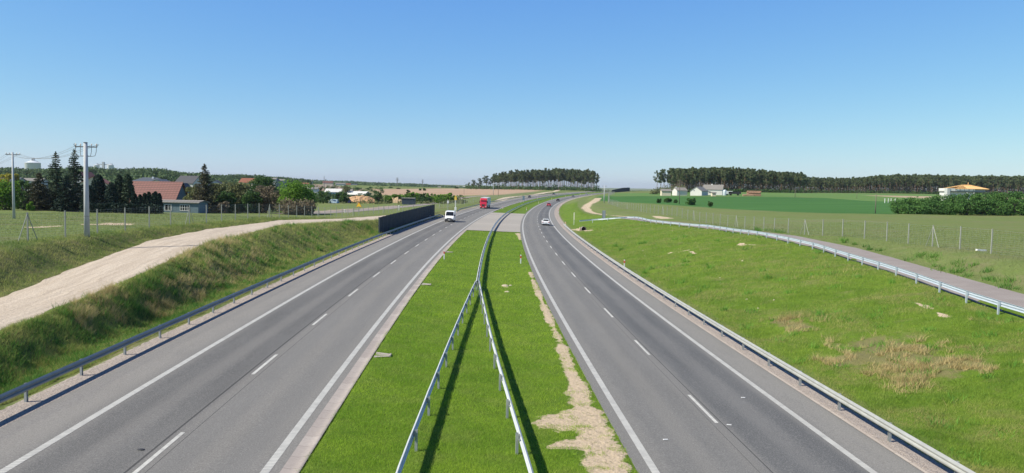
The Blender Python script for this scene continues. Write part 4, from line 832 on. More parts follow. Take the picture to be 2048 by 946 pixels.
# warehouse-like sheds at the builder's yard
D = 420; gable(667, D, 8, 12, hgt(667, 384, D), hgt(667, 378, D), .1, simple('light_blue_sheet', (.35, .48, .62), .5, .1), render_w, 'white and blue shed roof behind the small dark trees', cat='shed', name='shed')
D = 400; gable(712, D, 12, 8, hgt(712, 389, D), hgt(712, 383, D), -.25, simple('brown_board', (.10, .08, .07), .8, .1), render_w, 'low open shed with a long white roof right of the small trees', cat='shed', name='shed')
D = 405; gable(694, D, 5, 5, hgt(694, 383, D), hgt(694, 379, D), .0, render_w, gry_t, 'small white cabin between the two sheds', cat='cabin', name='cabin')
# dark shed, tarpaulin stack, container
b_ = atd(816.5, 330); h = ztop(816, 396, 330)-b_.z; r = empty('shed', b_, label='dark metal shed beside the smaller sand heap', cat='shed'); mb = MB(); w_ = 2.6; mb.box(-w_, w_, -2.2, 2.2, -.5, h-.1); mb.build('wall', simple('navy_sheet', (.03, .045, .07), .5, .15, 2.), r); mb = MB(); mb.add([(-w_-.5, -2.5, h-.1), (w_+.1, -2.5, h-.1), (w_+.1, 2.5, h-.05), (-w_-.5, 2.5, h-.05), (-w_-.5, -2.5, h+.12), (w_+.1, -2.5, h+.05), (w_+.1, 2.5, h+.1), (-w_-.5, 2.5, h+.12)], [(3, 2, 1, 0), (4, 5, 6, 7), (0, 1, 5, 4), (1, 2, 6, 5), (2, 3, 7, 6), (3, 0, 4, 7)]); mb.build('roof', gry_t, r)
def heap(px, pyb, pyt, wpx, label, m, seed):
    b_ = at(px, pyb); D = b_.y; h = ztop(px, pyt, D)-b_.z; w_ = wpx/F*D/2; n = 46; k = 22; V = []; g = np.linspace(-1, 1, n); q = np.linspace(-1, 1, k)
    for v_ in q:
        for u_ in g:
            rr = max(0, 1-(abs(u_)**2.2+abs(v_)**1.6)); zz = h*rr**.8*(.72+.5*float(hashn(np.array([u_*7+seed]), np.array([v_*4+seed]), 1., seed)[0]))+.25*h*rr*float(hashn(np.array([u_*20+seed]), np.array([v_*10]), 1., seed+1)[0]); V.append((u_*w_, v_*w_*.35+w_*.3, zz-.05))
    Fs = [(j*n+i, j*n+i+1, (j+1)*n+i+1, (j+1)*n+i) for j in range(k-1) for i in range(n-1)]
    o = obj('sand_heap', V, Fs, m); o.location = b_; tag(o, label, 'sand heap'); return o
sm_ = simple('orange_sand', (.50, .31, .17), 1., .25, .8, bmp=.3); sm2 = simple('yellow_sand', (.55, .40, .24), 1., .2, .8, bmp=.3)
heap(718, 406.5, 393.5, 76, 'long orange sand heap in the builders yard behind the yellow sign', sm_, 3); heap(790, 405.5, 395.5, 36, 'smaller pale sand heap beside the dark shed', sm2, 8)
b_ = at(668, 406); r = empty('covered_stack', b_, label='stack under a pale blue tarpaulin left of the orange sand heap', cat='covered stack'); mb = MB(); w_ = 10/F*b_.y; h = ztop(668, 398.5, b_.y)-b_.z; mb.box(-w_, w_, -1.5, 1.5, -.2, h, .5, .4); mb.build('tarpaulin', simple('pale_tarpaulin', (.40, .52, .60), .5, .2, .8), r, .15)
b_ = at(699, 406.3); mb = MB(); w_ = 3/F*b_.y; h = ztop(699, 400, b_.y)-b_.z; mb.box(-w_, w_, -.8, .8, -.2, h*.85, .06); mb.box(-w_*1.05, w_*1.05, -.85, .85, h*.85, h); o = mb.build('waste_container', simple('navy_paint', (.02, .03, .13), .5, .1), bevel=.05); o.location = b_; tag(o, 'dark blue container in front of the orange sand heap', 'container')
# farm on the right
D = 520; wh = simple('farm_white', (.60, .59, .56), .85, .05, .6); lil = simple('pale_blue_wall', (.30, .34, .44), .85, .08, .6)
gable(1424, D, 12.5, 9, hgt(1424, 379, D), hgt(1424, 370, D), -.35, wh, gry_t, 'main farmhouse with a long pale grey roof before the right pine wood', wins=[('r', 0, 3, 1.3, 1.6, 0), ('f', -2, 1.2, 1.4, 1.3, 1)], chim=[(-1, 0, .7)], along='x')
D = 500; gable(1396, D, 7.5, 13, hgt(1396, 382, D), hgt(1396, 374, D), -.55, wh, gry_t, 'white gabled farm wing left of the main farmhouse', along='y', wins=[('f', -1.3, 2.6, .8, 1., 0)], cat='farm building')
D = 505; gable(1357, D, 7, 8, hgt(1357, 381, D), hgt(1357, 375.5, D), .2, wh, gry_t, 'small farm house with a stepped pale roof behind the slim pole', cat='farm building', chim=[(-2.5, 0, .6)])
D = 500; gable(1329, D, 6, 5, hgt(1329, 382, D), hgt(1329, 378.5, D), .0, crm_w, gry_t, 'low cream shed at the left end of the farm', cat='shed', name='shed')
D = 470; gable(1424.5, D, 2.3, 3, hgt(1424, 386, D), hgt(1424, 384.5, D), .0, crm_w, gry_t, 'small white hut in front of the main farmhouse', cat='hut', name='hut')
b_ = atd(1447, 500); h = ztop(1447, 379, 500)-b_.z; r = empty('feed_silo', b_, label='small rounded metal silo right of the farmhouse', cat='silo'); mb = MB(); mb.lathe([(1.25, -.3), (1.25, h*.72), (1.05, h*.85), (.5, h*.97), (.001, h)], 18); mb.build('tank', simple('silo_sheet', (.48, .54, .56), .4, .08, 2., metal=.2), r, smooth=True)
for k_, (px, py, w_, lab, m_) in enumerate(((1455, 382, 2., 'white farm trailer right of the metal silo', white), (1466, 383.5, 4., 'dark low farm machine beside the white trailer', blackp))):
    b_ = atd(px, 500); h = ztop(px, py, 500)-b_.z; r = empty('farm_trailer', b_, label=lab, cat='farm trailer'); mb = MB(); mb.box(-w_, w_, -1.1, 1.1, .9, max(h, 1.7), -.1); mb.build('box', m_, r, .05)
    for x in (-w_*.6, w_*.6):
        for y in (-1.05, 1.05): mb = MB(); mb.lathe([(.001, -.15), (.45, -.15), (.45, .15), (.001, .15)], 12); o = obj('wheel', [(a, z, c) for a, c, z in mb.v], mb.f, rubber, r); o.location = (x, y, .45)
# log pile / straw stack
b_ = atd(1505, 480); h = ztop(1505, 381.5, 480)-b_.z; wl_ = 14/F*480; r = empty('log_stack', b_, -.15, label='long brown stack of logs at the edge of the green field', cat='log stack'); logm = simple('log_bark', (.34, .20, .13), .9, .25, 1.2); end = simple('log_ends', (.10, .07, .05), .9, .2)
for j in range(4):
    for k in range(5-(j > 2)):
        z = .4+j*(h/4.2); y = -1.8+k*.9+(j % 2)*.25; mb = MB(); mb.tube([(-wl_+rng.uniform(0, .8), y, z), (wl_*rng.uniform(.82, 1), y, z)], h/7.2, 8); mb.build('log', logm, r)
b_ = atd(1494, 478); mb = MB(); mb.box(-3.4, 3.4, -.6, .6, 0, 1.1); o = mb.build('hay_bale', simple('straw', (.42, .27, .17), 1, .2, 1.), bevel=.2); o.location = b_; tag(o, 'low straw bale in front of the long log stack', 'straw bale')
# house under construction on the right
D = 330; b_ = atd(1930, D); zt = lambda py: ztop(1930, py, D)-b_.z; X0, X1 = (1888-1930)/F*D, (1968-1930)/F*D; cw = simple('raw_white_wall', (.66, .66, .63), .85, .06, 1.); tim = simple('fresh_timber', (.66, .40, .17), .8, .12, 2.)
r = empty('unfinished_house', b_, label='unfinished white house with a bare timber hip roof behind the bushes', cat='house')
mb = MB(); mb.box(X0, X0+1.2, -1, 1.2, -1, zt(377)); mb.build('chimney_wall', simple('raw_block', (.46, .48, .46), .9, .06, 1.), r); mb = MB(); mb.box(X0+1.7, X0+11.6, .2, 8, -1, zt(384.5)); mb.build('wall', cw, r)
mb = MB(); mb.box(X0+1.3, X0+11.8, -.8, 8, zt(382.5), zt(377.3)); mb.build('wall', cw, r); mb = MB(); mb.box(X0+1.3, X1, -.7, 8.2, zt(384.3), zt(382.6)); mb.build('floor_slab', simple('slab_grey', (.22, .22, .21), .9, .1), r)
mb = MB(); mb.box(X0+11.9, X1-.4, -.2, 8, zt(384.2)+.3, zt(378.3)); mb.build('wall', simple('shaded_block', (.42, .44, .42), .9, .1), r)
for x in (X0+8.6, X0+11.5): mb = MB(); mb.box(x-.12, x+.12, -.75, -.5, -1, zt(384.4)); mb.build('prop', cw, r)
for k in range(5): x = X0+3.6+k*1.9; mb = MB(); mb.box(x-.12, x+.12, -.84, -.802, zt(382.3), zt(378.3)); mb.build('joint', simple('joint_grey', (.3, .3, .28), .9, .1), r)
zr0, zr1 = zt(378.0)+.05, zt(369.9); xa, xb, xc, xd = X0+3.4, X0+9.2, X0+11.8, X1+.6; ya, yb_, ym = -1.1, 8.6, 3.5
mb = MB(); eav = [(xa, ya, zr0), (xd, ya, zr0), (xd, yb_, zr0), (xa, yb_, zr0)]; rd = [(xb, ym, zr1), (xc, ym, zr1)]
def raf(a, b_, w_=.09): mb.tube([a, b_], w_, 4)
for x in np.arange(xa, xd, .75):
    for y in (ya, yb_):
        t0 = (x-xa)/(xb-xa) if x < xb else ((xd-x)/(xd-xc) if x > xc else 1.); top = (x, y+(ym-y)*t0, zr0+(zr1-zr0)*t0); raf((x, y, zr0), top)
for a, c in ((eav[0], rd[0]), (eav[1], rd[1]), (eav[2], rd[1]), (eav[3], rd[0]), (rd[0], rd[1]), (eav[0], eav[1]), (eav[1], eav[2]), (eav[3], eav[0])): raf(a, c, .13)
mb.build('rafters', tim, r); mb = MB(); mb.add([(xb-1, ya+.2+(ym-ya)*.0, zr0+.12), (xd-.2, ya+.2, zr0+.12), (xc, ym, zr1-.12), (xb, ym, zr1-.12)], [(0, 1, 2, 3)]); mb.add([(xd, ya+.2, zr0+.1), (xd, yb_, zr0+.1), (xc, ym, zr1-.12)], [(0, 1, 2)]); mb.add([(xa, yb_-.2, zr0+.1), (xd-.2, yb_-.2, zr0+.1), (xc, ym, zr1-.12), (xb, ym, zr1-.12)], [(0, 1, 2, 3)]); mb.build('roof_membrane', simple('roof_boards', (.70, .44, .20), .8, .08, 1.), r)
mb = MB(); mb.box(xc-.6, xc-.35, ym-.12, ym+.12, zr1-.1, zt(364.5)); mb.build('chimney_pipe', tim, r)
# grain silos on the left hill
def silo(px, pyt, pye, wpx, D, label, m_):
    b_ = atd(px, D); R_ = wpx/F*D/2; ze = ztop(px, pye, D)-b_.z; zt_ = ztop(px, pyt, D)-b_.z; r = empty('grain_silo', b_, label=label, cat='grain silo'); mb = MB(); prof = [(R_, -2)]
    for k in range(9): z = ze*k/8; prof += [(R_*1.0, z+.01), (R_*1.012, z+.1)]
    mb.lathe(prof+[(R_, ze)], 28); mb.build('tank', m_, r, smooth=True); mb = MB(); mb.lathe([(R_*1.03, ze), (R_*1.03, ze+.2), (R_*.18, zt_), (.001, zt_+.1)], 28); mb.build('roof', m_, r); return r, R_, ze, zt_
sil = simple('silo_steel', (.66, .69, .73), .45, .05, .3, metal=0.)
r, R_, ze, zt_ = silo(66, 321.5, 326, 28, 900, 'large round steel grain silo with a cone roof on the left skyline', sil)
mb = MB(); mb.tube([(-R_*.9, 0, ze+.5), (-R_*.2, 0, zt_+.6), (R_*.3, 0, zt_+1.2)], .3, 5); mb.box(-1.2, 0, -1, 1, zt_, zt_+2.4); mb.box(.9, 1.7, -.7, .7, zt_-.2, zt_+3.); mb.tube([(R_*.3, 0, zt_+1), (R_*.95, 0, ze+.4)], .25, 5); mb.build('conveyor', greys, r)
for px, lab in ((193.5, 'left small steel silo of the pair on the skyline right of the concrete pole'), (221, 'right small steel silo of the pair under the conveyor bridge')): silo(px, 329, 330.5, 10 if px < 200 else 12, 950, lab, sil)
b_ = atd(207, 950); z0 = ztop(207, 329.3, 950)-b_.z; k_ = 950/F; r = empty('conveyor_tower', b_, label='elevator tower with a conveyor bridge spanning the two small silos', cat='conveyor tower')
mb = MB(); mb.box(-1.2, 1.2, -1.2, 1.2, -1, z0+3.2); mb.build('tower', greys, r); mb = MB(); mb.box(-14*k_, 17*k_, -.6, .6, z0-.3, z0+.7); mb.box(-13*k_, -11*k_, -.8, .8, z0-1, z0+1.3); mb.box(14*k_, 17.5*k_, -.8, .8, z0-1, z0+1.4); mb.tube([(-26*k_, 0, z0-5), (-13*k_, 0, z0-.5)], .35, 5); mb.build('conveyor', greys, r)
# birds
for k_, (px, py, D, lab) in enumerate(((564.5, 159, 340, 'lowest left bird of the two close together in the sky'), (572.5, 155, 370, 'upper right bird of the two close together in the sky'), (570.5, 174.5, 360, 'single bird flying below the other two in the sky'))):
    d = look(px, py); t_ = D; r = empty('bird', Vector((d.x*t_, d.y*t_, H+d.z*t_)), .4+k_, label=lab, cat='bird'); mb = MB(); mb.lathe([(.001, -.16), (.04, -.08), (.055, .02), (.03, .12), (.001, .16)], 8); o = obj('body', [(a, z, c) for a, c, z in mb.v], mb.f, blackp, r)
    mb = MB()
    for s_ in (-1, 1): mb.add([(0, -.06, .02), (0, .06, .02), (s_*.2, .05, .10), (s_*.4, -.04, .04), (s_*.2, -.05, .10)], [(0, 1, 2, 4)[::s_], (4, 2, 3)[::s_]])
    mb.build('wings', blackp, r)

# ------------------------------------------------------------------ vegetation
def leaves(C, size, r=rng, up=.25, elong=1.6, tri=False):   # C (n,3) centres -> leaf-clump faces with random orientation
    n = len(C); size = np.broadcast_to(size, (n,))[:, None]; a = r.normal(size=(n, 3)); a /= np.linalg.norm(a, axis=1)[:, None]; nr = r.normal(size=(n, 3)); nr[:, 2] += up; b = np.cross(nr, a); b /= np.linalg.norm(b, axis=1)[:, None]+1e-9
    a = a*size*elong*.5; b = b*size*.5
    if tri: V = np.stack([C-a-b, C+a, C-a+b], 1).reshape(-1, 3); Fq = np.arange(3*n).reshape(n, 3)
    else: V = np.stack([C-a, C-b*.9, C+a, C+b], 1).reshape(-1, 3); Fq = np.arange(4*n).reshape(n, 4)
    return V, Fq
def tinted(me, per, n, r=rng, base=None):
    t_ = (r.random(n) if base is None else np.clip(base+r.normal(0, .18, n), 0, 1)); A = me.attributes.new('tint', 'FLOAT', 'POINT'); A.data.foreach_set('value', np.repeat(t_, per).astype(np.float32)); return me
def leafmesh(name, C, size, m, tint=None, tri=False, **k):
    V, Fq = leaves(C, size, tri=tri, **k); me = mesh(name, V, Fq); me.materials.append(m); return tinted(me, 3 if tri else 4, len(C), base=tint)
def ball(n, c, rad, r=rng, shell=.55):
    d = r.normal(size=(n, 3)); d /= np.linalg.norm(d, axis=1)[:, None]; q = (shell+(1-shell)*r.random(n))[:, None]; return np.array(c)+d*q*np.array(rad)
bark = simple('bark', (.12, .09, .07), .95, .25, 3.); pbark = simple('pine_bark', (.20, .125, .085), .95, .25, .6); gbark = simple('grey_bark', (.19, .16, .14), .95, .2, 1.)
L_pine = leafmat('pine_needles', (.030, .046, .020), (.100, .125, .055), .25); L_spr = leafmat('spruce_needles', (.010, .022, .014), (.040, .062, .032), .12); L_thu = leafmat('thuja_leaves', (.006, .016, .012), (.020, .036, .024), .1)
L_br = leafmat('bright_leaves', (.035, .085, .012), (.135, .235, .030), .4); L_dk = leafmat('dark_leaves', (.018, .045, .014), (.055, .10, .026), .3); L_ol = leafmat('olive_leaves', (.045, .055, .024), (.14, .15, .065), .3)
L_bw = leafmat('brownish_twigs', (.06, .05, .035), (.15, .125, .08), .2); L_th = leafmat('thicket_leaves', (.022, .060, .016), (.075, .150, .035), .35); L_far = leafmat('far_leaves', (.035, .062, .028), (.085, .125, .05), .25); L_yl = leafmat('yellow_leaves', (.20, .20, .02), (.42, .38, .05), .4, 1.2); L_spb = leafmat('brown_spruce_needles', (.022, .026, .014), (.075, .068, .038), .12)
def put(name, parts, loc, rz, sc, label, cat='tree', grp=None):
    r = empty(name, loc, rz, label=label, cat=cat, group=grp); r.scale = sc if hasattr(sc, '__len__') else (sc, sc, sc)
    for nm, me in parts: o = bpy.data.objects.new(nm, me); COL.objects.link(o); o.parent = r
    return r
# pines: unit height 20 m
def pine_geo(seed, low=.55, full=False):
    r = np.random.default_rng(seed); lean = r.normal(0, .5, 2); pts = [(lean[0]*t_**1.5+.15*math.sin(t_*6+seed), lean[1]*t_**1.5, 20*t_) for t_ in (0, .25, .5, .75, .97)]; mb = MB(); mb.tube([(pts[0][0], pts[0][1], -1)]+pts, [.27, .25, .21, .17, .12, .04], 7)
    C = []; T = []
    for k in range(15 if not full else 20):
        t_ = low+(1-low)*(k+.5)/(15 if not full else 20); t_ = min(.99, t_+r.normal(0, .015)); z = 20*t_; a = r.uniform(0, 6.28); w = (2.4*math.sin(min(1, (1-t_)/(1-low)*1.15+.15)*2.2)+.5)*r.uniform(.75, 1.35); rr = w*r.uniform(.25, .8)
        x0 = np.interp(z, [p[2] for p in pts], [p[0] for p in pts]); y0 = np.interp(z, [p[2] for p in pts], [p[1] for p in pts]); c = (x0+math.cos(a)*rr, y0+math.sin(a)*rr, z); mb.tube([(x0, y0, z-.5), c], [.07, .03], 4, False)
        n = 46; q = ball(n, c, (w*.55, w*.55, w*.34+.25), r, .3); C.append(q); T.append(np.full(n, r.uniform(.2, .8)))
    for _ in range(4 if not full else 7): z = 20*r.uniform(.3, low); a = r.uniform(0, 6.28); x0 = np.interp(z, [p[2] for p in pts], [p[0] for p in pts]); mb.tube([(x0, 0, z), (x0+math.cos(a)*1.1, math.sin(a)*1.1, z+r.uniform(-.2, .3))], [.05, .02], 3, False)
    return mb, np.concatenate(C), np.concatenate(T)
PV = []
for k in range(9):
    mb, C, T = pine_geo(100+k, [.50, .56, .45, .6, .52, .47, .54, .38, .42][k], k > 6); PV.append((mb, C, T, mb.me('trunk', pbark), leafmesh('crown', C, .55, L_pine, T, tri=False)))
def pine_at(x, y, h, grp, label, dz=0, var=None, wide=1.):
    k = int(rng.integers(0, 9)) if var is None else var; s_ = h/20; w = s_*wide*rng.uniform(.85, 1.15); put('pine_tree', [('trunk', PV[k][3]), ('crown', PV[k][4])], (x, y, z1(x, y)+dz), rng.uniform(0, 6.28), (w, w, s_), label, grp=grp)
mass_v, mass_f, mass_t, tr_mass = [], [], [], MB(); nb = 0
def pine_mass(x, y, h, deep=False):
    global nb
    k = int(rng.integers(0, 9)); s_ = h/20; C = PV[k][1]*s_+np.array([x, y, z1(x, y)]); i = rng.random(len(C)) < (.6 if deep else .4)
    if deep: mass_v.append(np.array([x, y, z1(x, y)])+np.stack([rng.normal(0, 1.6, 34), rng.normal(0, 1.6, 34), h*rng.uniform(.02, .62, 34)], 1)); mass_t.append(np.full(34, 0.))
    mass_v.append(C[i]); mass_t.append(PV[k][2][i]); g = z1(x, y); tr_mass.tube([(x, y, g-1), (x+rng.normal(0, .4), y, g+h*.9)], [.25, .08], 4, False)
def prof(px, pts): return np.interp(px, [p[0] for p in pts], [p[1] for p in pts])
# wood left of the far carriageway (open, sky shows between the trunks)
T1 = [(984, 350), (1000, 347), (1030, 343), (1070, 341), (1100, 340), (1150, 340), (1175, 341), (1186, 344), (1193, 352)]
n1 = 0
for px in np.arange(985, 1192, 2.0):
    D = rng.uniform(880, 930); X = atd(px+rng.uniform(-1, 1), D); h = ztop(px, prof(px, T1)+rng.normal(0, 2.3), D)-X.z; pine_at(X.x, X.y, h, 'tall pines of the wood left of the far carriageway', 'tall slender pine in the open wood left of the far carriageway'); n1 += 1
for px in np.arange(985, 1186, 2.6):
    D = rng.uniform(930, 1010); X = atd(px, D); pine_mass(X.x, X.y, ztop(px, prof(px, T1)+rng.normal(1.5, 1.5), D)-X.z)
for px, pt, w, lab in ((937, 365, 1.3, 'lowest bushy pine at the left tip of the wood'), (945, 360, 1.3, 'short broad pine, second from the left tip of the wood'), (956, 357, 1.2, 'broad pine left of the gap at the left end of the wood'), (972, 351.5, 1.4, 'tall rounded lone pine right of the gap at the left end of the wood'), (979, 356, 1.2, 'smaller pine leaning on the rounded lone pine')):
    X = atd(px, 880); pine_at(X.x, X.y, ztop(px, pt, 880)-X.z, None, lab, var=7 if px < 960 else 8, wide=w*1.6)
# right wood, front edge
T2 = [(1308, 343), (1318, 339), (1345, 338), (1380, 338), (1420, 336.5), (1480, 339), (1520, 343), (1580, 346), (1605, 350)]
for px in np.concatenate([[1311.5, 1319, 1326, 1332.5], np.arange(1337, 1604, 2.7)]):
    D = 640+rng.uniform(-6, 14)+(px-1310)*.12; X = atd(px, D); h = ztop(px, prof(px, T2)+rng.normal(0, 1.8), D)-X.z; pine_at(X.x, X.y, h, 'pines at the front of the near right wood', 'tall pine at the front edge of the dark wood behind the farm')
for px in np.arange(1340, 1606, 1.0):
    D = rng.uniform(660, 760)+(px-1310)*.12; X = atd(px, D); pine_mass(X.x, X.y, ztop(px, prof(px, T2)+rng.normal(1.5, 2), D)-X.z, True)
T3 = [(1600, 355), (1650, 357), (1700, 357), (1730, 353.5), (1760, 351), (1830, 350.5), (1900, 352), (1980, 353), (2080, 354)]
for px in np.arange(1606, 2060, 5.0):
    D = 800+rng.uniform(-8, 10); X = atd(px+rng.uniform(-1, 1), D); h = ztop(px, prof(px, T3)+rng.normal(0, 1.2), D)-X.z; pine_at(X.x, X.y, h, 'pines at the front of the far right wood', 'pine with a reddish trunk at the front edge of the far right wood')
for px in np.arange(1600, 2120, .85):
    D = rng.uniform(812, 900); X = atd(px, D); pine_mass(X.x, X.y, ztop(px, prof(px, T3)+rng.normal(.6, 1.3), D)-X.z, True)
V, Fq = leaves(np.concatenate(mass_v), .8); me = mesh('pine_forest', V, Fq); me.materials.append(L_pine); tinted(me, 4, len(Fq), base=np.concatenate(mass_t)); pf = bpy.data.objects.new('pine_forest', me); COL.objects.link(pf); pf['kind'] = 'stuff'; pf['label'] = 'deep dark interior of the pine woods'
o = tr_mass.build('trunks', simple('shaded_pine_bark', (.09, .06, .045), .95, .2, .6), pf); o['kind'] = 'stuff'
# undergrowth at the feet of the woods
def clump_field(name, specs, m, label, size=.9, per=50, kind='stuff', cat=None):
    C = []; T = []
    for (x, y, w, h) in specs:
        g = z1(x, y); n = per; q = ball(n, (x, y, g+h*.45), (w, w, h*.55), rng, .35); C.append(q); T.append(np.full(n, rng.uniform(.1, .9)))
    me = leafmesh(name, np.concatenate(C), size, m, np.concatenate(T)); o = bpy.data.objects.new(name, me); COL.objects.link(o); return tag(o, label, cat, None, kind)
sp = []
for px in np.arange(930, 1200, 1.6): X = atd(px+rng.uniform(-1, 1), rng.uniform(865, 900)); sp.append((X.x, X.y, 2.4, rng.uniform(3.5, 10)*rng.uniform(.45, 1)))
clump_field('undergrowth', sp, L_dk, 'dark green undergrowth along the foot of the open pine wood', .8, 36)
sp = []
for px in np.arange(1302, 1368, 1.6): X = atd(px, rng.uniform(560, 600)); sp.append((X.x, X.y, 2.2, rng.uniform(3.5, 7.5)*(1 if px > 1308 else .6)))
clump_field('undergrowth', sp, L_ol, 'pale green shrub belt left of the farm', .7, 44)
sp = []
for px in np.arange(1340, 2060, 2.2): D = 625+(px-1310)*.12 if px < 1604 else 790; X = atd(px, D); sp.append((X.x, X.y, 2.4, rng.uniform(1, 4)))
clump_field('undergrowth', sp, L_dk, 'low undergrowth along the foot of the right woods', .8, 22)
# broad-leaved trees and bushes
def broad_geo(seed, n_cl=34, per=70, w=1., h=1., zlo=.15, leaf=.05, squash=.75):
    """unit tree: height 1, radius w/2"""
    r = np.random.default_rng(seed); C = []; T = []; mb = MB(); mb.tube([(0, 0, -.05), (.01, 0, .2), (.0, .01, .5)], [.035, .03, .018], 7)
    for k in range(n_cl):
        z = zlo+(1-zlo)*r.uniform(.02, .93); t_ = (z-zlo)/(1-zlo); rad = w*.5*math.sqrt(max(.05, 1-(2*t_*.95-.95)**2*.9)); a = r.uniform(0, 6.28); q = math.sqrt(r.uniform(.12, 1))*rad*.86; c = np.array([math.cos(a)*q, math.sin(a)*q, z*.96]); s_ = w*r.uniform(.13, .24)
        C.append(ball(per, c, (s_, s_, s_*squash), r, .45)); T.append(np.full(per, r.uniform(.1, .95))); mb.tube([(0, 0, min(.45, z*.6)), tuple(c)], [.014, .005], 4, False)
    return mb, np.concatenate(C), np.concatenate(T)
def broad(px, pyt, D, wpx, m, label, seed, name='tree', cat='tree', bk=None, grp=None, pyb=None, **k):
    if 430 < px < 620 and D < 210: wpx *= 1.22; k['n_cl'] = int(k.get('n_cl', 34)*1.35); k['per'] = 90
    X = atd(px, D); h = ztop(px, pyt, D)-X.z; w = wpx/F*D/h; mb, C, T = broad_geo(seed, w=w, **k); S_ = h; C = C*S_; tr = MB(); tr.v = [(a*S_, b_*S_, c*S_) for a, b_, c in mb.v]; tr.f = mb.f
    lf_ = .42 if D > 300 else .30; put(name, [('trunk', tr.me('trunk', bk or bark)), ('crown', leafmesh('crown', C, lf_, m, T))], X, 0, 1, label, cat, grp); return X, h
def spruce(px, pyt, D, wpx, m, label, seed, dens=1., low=.03):
    r = np.random.default_rng(seed); X = atd(px, D); h = ztop(px, pyt, D)-X.z; R_ = wpx/F*D/2; tr = MB(); tr.tube([(0, 0, -.3), (0, 0, h*.5), (0, 0, h)], [h*.016, h*.01, .02], 7); C = []; T = []
    nl = int(26*dens)
    for l in range(nl):
        t_ = low+(1-low)*(l/nl)**.92; z = h*t_; rad = R_*1.22*(1-t_)**.8*r.uniform(.75, 1.15)+.15; nbr = max(4, int(11*(1-t_)+4))
        for b_ in range(nbr):
            a = r.uniform(0, 6.28); L_ = rad*r.uniform(.75, 1.15); n = max(6, int(34*L_/R_+6)); u = r.random(n)**.7; q = np.stack([np.cos(a)*L_*u, np.sin(a)*L_*u, z+(-.26*L_*u+.16*L_*u**3)], 1)+r.normal(0, .06+.05*L_, (n, 3))*np.array([1, 1, .55]); C.append(q); T.append(np.full(n, r.uniform(0, 1))); tr.tube([(0, 0, z), (math.cos(a)*L_*.9, math.sin(a)*L_*.9, z-.2*L_)], [.03, .01], 3, False)
    u = r.random(30); C.append(np.stack([r.normal(0, .05, 30), r.normal(0, .05, 30), h*(.9+.1*u)], 1)); T.append(np.full(30, .6))
    put('spruce_tree', [('trunk', tr.me('trunk', bark)), ('crown', leafmesh('crown', np.concatenate(C), .22, m, np.concatenate(T), up=.8))], X, 0, 1, label)
def thuja(px, pyt, D, wpx, label, seed, grp=None, n=1500, m=None):
    r = np.random.default_rng(seed); X = atd(px, D); h = ztop(px, pyt, D)-X.z; R_ = wpx*1.28/F*D/2; n = int(n*1.4); u = r.random(n)**.8; rad = R_*np.clip((1-u)**.45, 0, 1)*(.75+.25*np.sin(r.random(n)*6.28)); a = r.random(n)*6.28; C = np.stack([rad*np.cos(a), rad*np.sin(a), h*(.02+.98*u)], 1)+r.normal(0, .05, (n, 3)); tr = MB(); tr.tube([(0, 0, -.2), (0, 0, h*.85)], [.12, .04], 6)
    put('thuja_tree', [('trunk', tr.me('trunk', bark)), ('crown', leafmesh('crown', C, .28, m or L_thu, up=.2))], X, 0, 1, label, grp=grp)
# left group, from left to right
broad(8, 358, 150, 62, L_br, 'bright green broad-leaved tree at the far left edge', 1, n_cl=44, zlo=.02); broad(47, 354, 160, 44, L_dk, 'dark blue green tree behind the slim grey pole', 2, n_cl=36, zlo=.02)
broad(10, 341, 330, 26, L_yl, 'yellow blossoming tree at the far left behind the green ones', 3); broad(31, 345, 320, 14, L_yl, 'smaller yellow tree just left of the slim pole top', 4)
spruce(78, 345, 152, 52, L_spb, 'broad brownish spruce left of the two tall spruces', 5); spruce(112, 303, 156, 48, L_spr, 'tall slender spruce, left of the two tallest', 6); spruce(149, 299, 160, 56, L_spr, 'tallest ragged spruce just left of the concrete pole', 7, 1.2)
spruce(131, 352, 150, 40, L_thu, 'dark low conifer filling the gap between the two tall spruces', 8); thuja(178, 372, 150, 30, 'dark conifer directly behind the concrete pole', 9); thuja(196, 350, 156, 34, 'broad dark thuja just right of the concrete pole', 10, n=2600); thuja(222, 366, 152, 26, 'lower dark thuja between two taller ones', 11, n=1800)
thuja(238, 350, 155, 22, 'twin dark thuja, left column of the pair left of the red roof', 12, n=2200, m=L_spr); thuja(255, 350, 155, 26, 'twin dark thuja, right column of the pair left of the red roof', 13, n=2200, m=L_spr)
thuja(268, 388, 148, 16, 'low dark thuja at the foot of the twin thujas', 14)
C = []; T = []; x0 = atd(165, 146)
for px in np.arange(165, 318, 1.1):
    q = atd(px, 146+rng.uniform(-.4, .4)); C.append(ball(46, (q.x-x0.x, q.y-x0.y, q.z-x0.z+.95), (.5, .5, .95), rng, .5)); T.append(np.full(46, rng.uniform(0, .6)))
o = bpy.data.objects.new('hedge', leafmesh('hedge', np.concatenate(C), .26, L_thu, np.concatenate(T))); COL.objects.link(o); o.location = x0; tag(o, 'low dark hedge along the garden edge below the dark thujas', 'hedge')
for k_, (px, pt) in enumerate(((279, 390), (288.5, 387), (297, 384.5), (305.5, 387), (310, 384), (317.5, 387.5))): thuja(px, pt, 148, 12, 'narrow dark thuja in the hedge row before the red roof', 20+k_, 'hedge row of narrow thujas before the red roof', 900)
broad(60, 402, 148, 14, L_br, 'small fresh green shrub at the foot of the broad brownish spruce', 15, name='shrub', cat='shrub', n_cl=12, zlo=.02)
spruce(408, 327, 176, 54, L_spb, 'tall lone spruce right of the white house', 30, 1.2); broad(386, 369, 182, 36, L_ol, 'olive green tree leaning on the tall lone spruce', 31, zlo=.02)
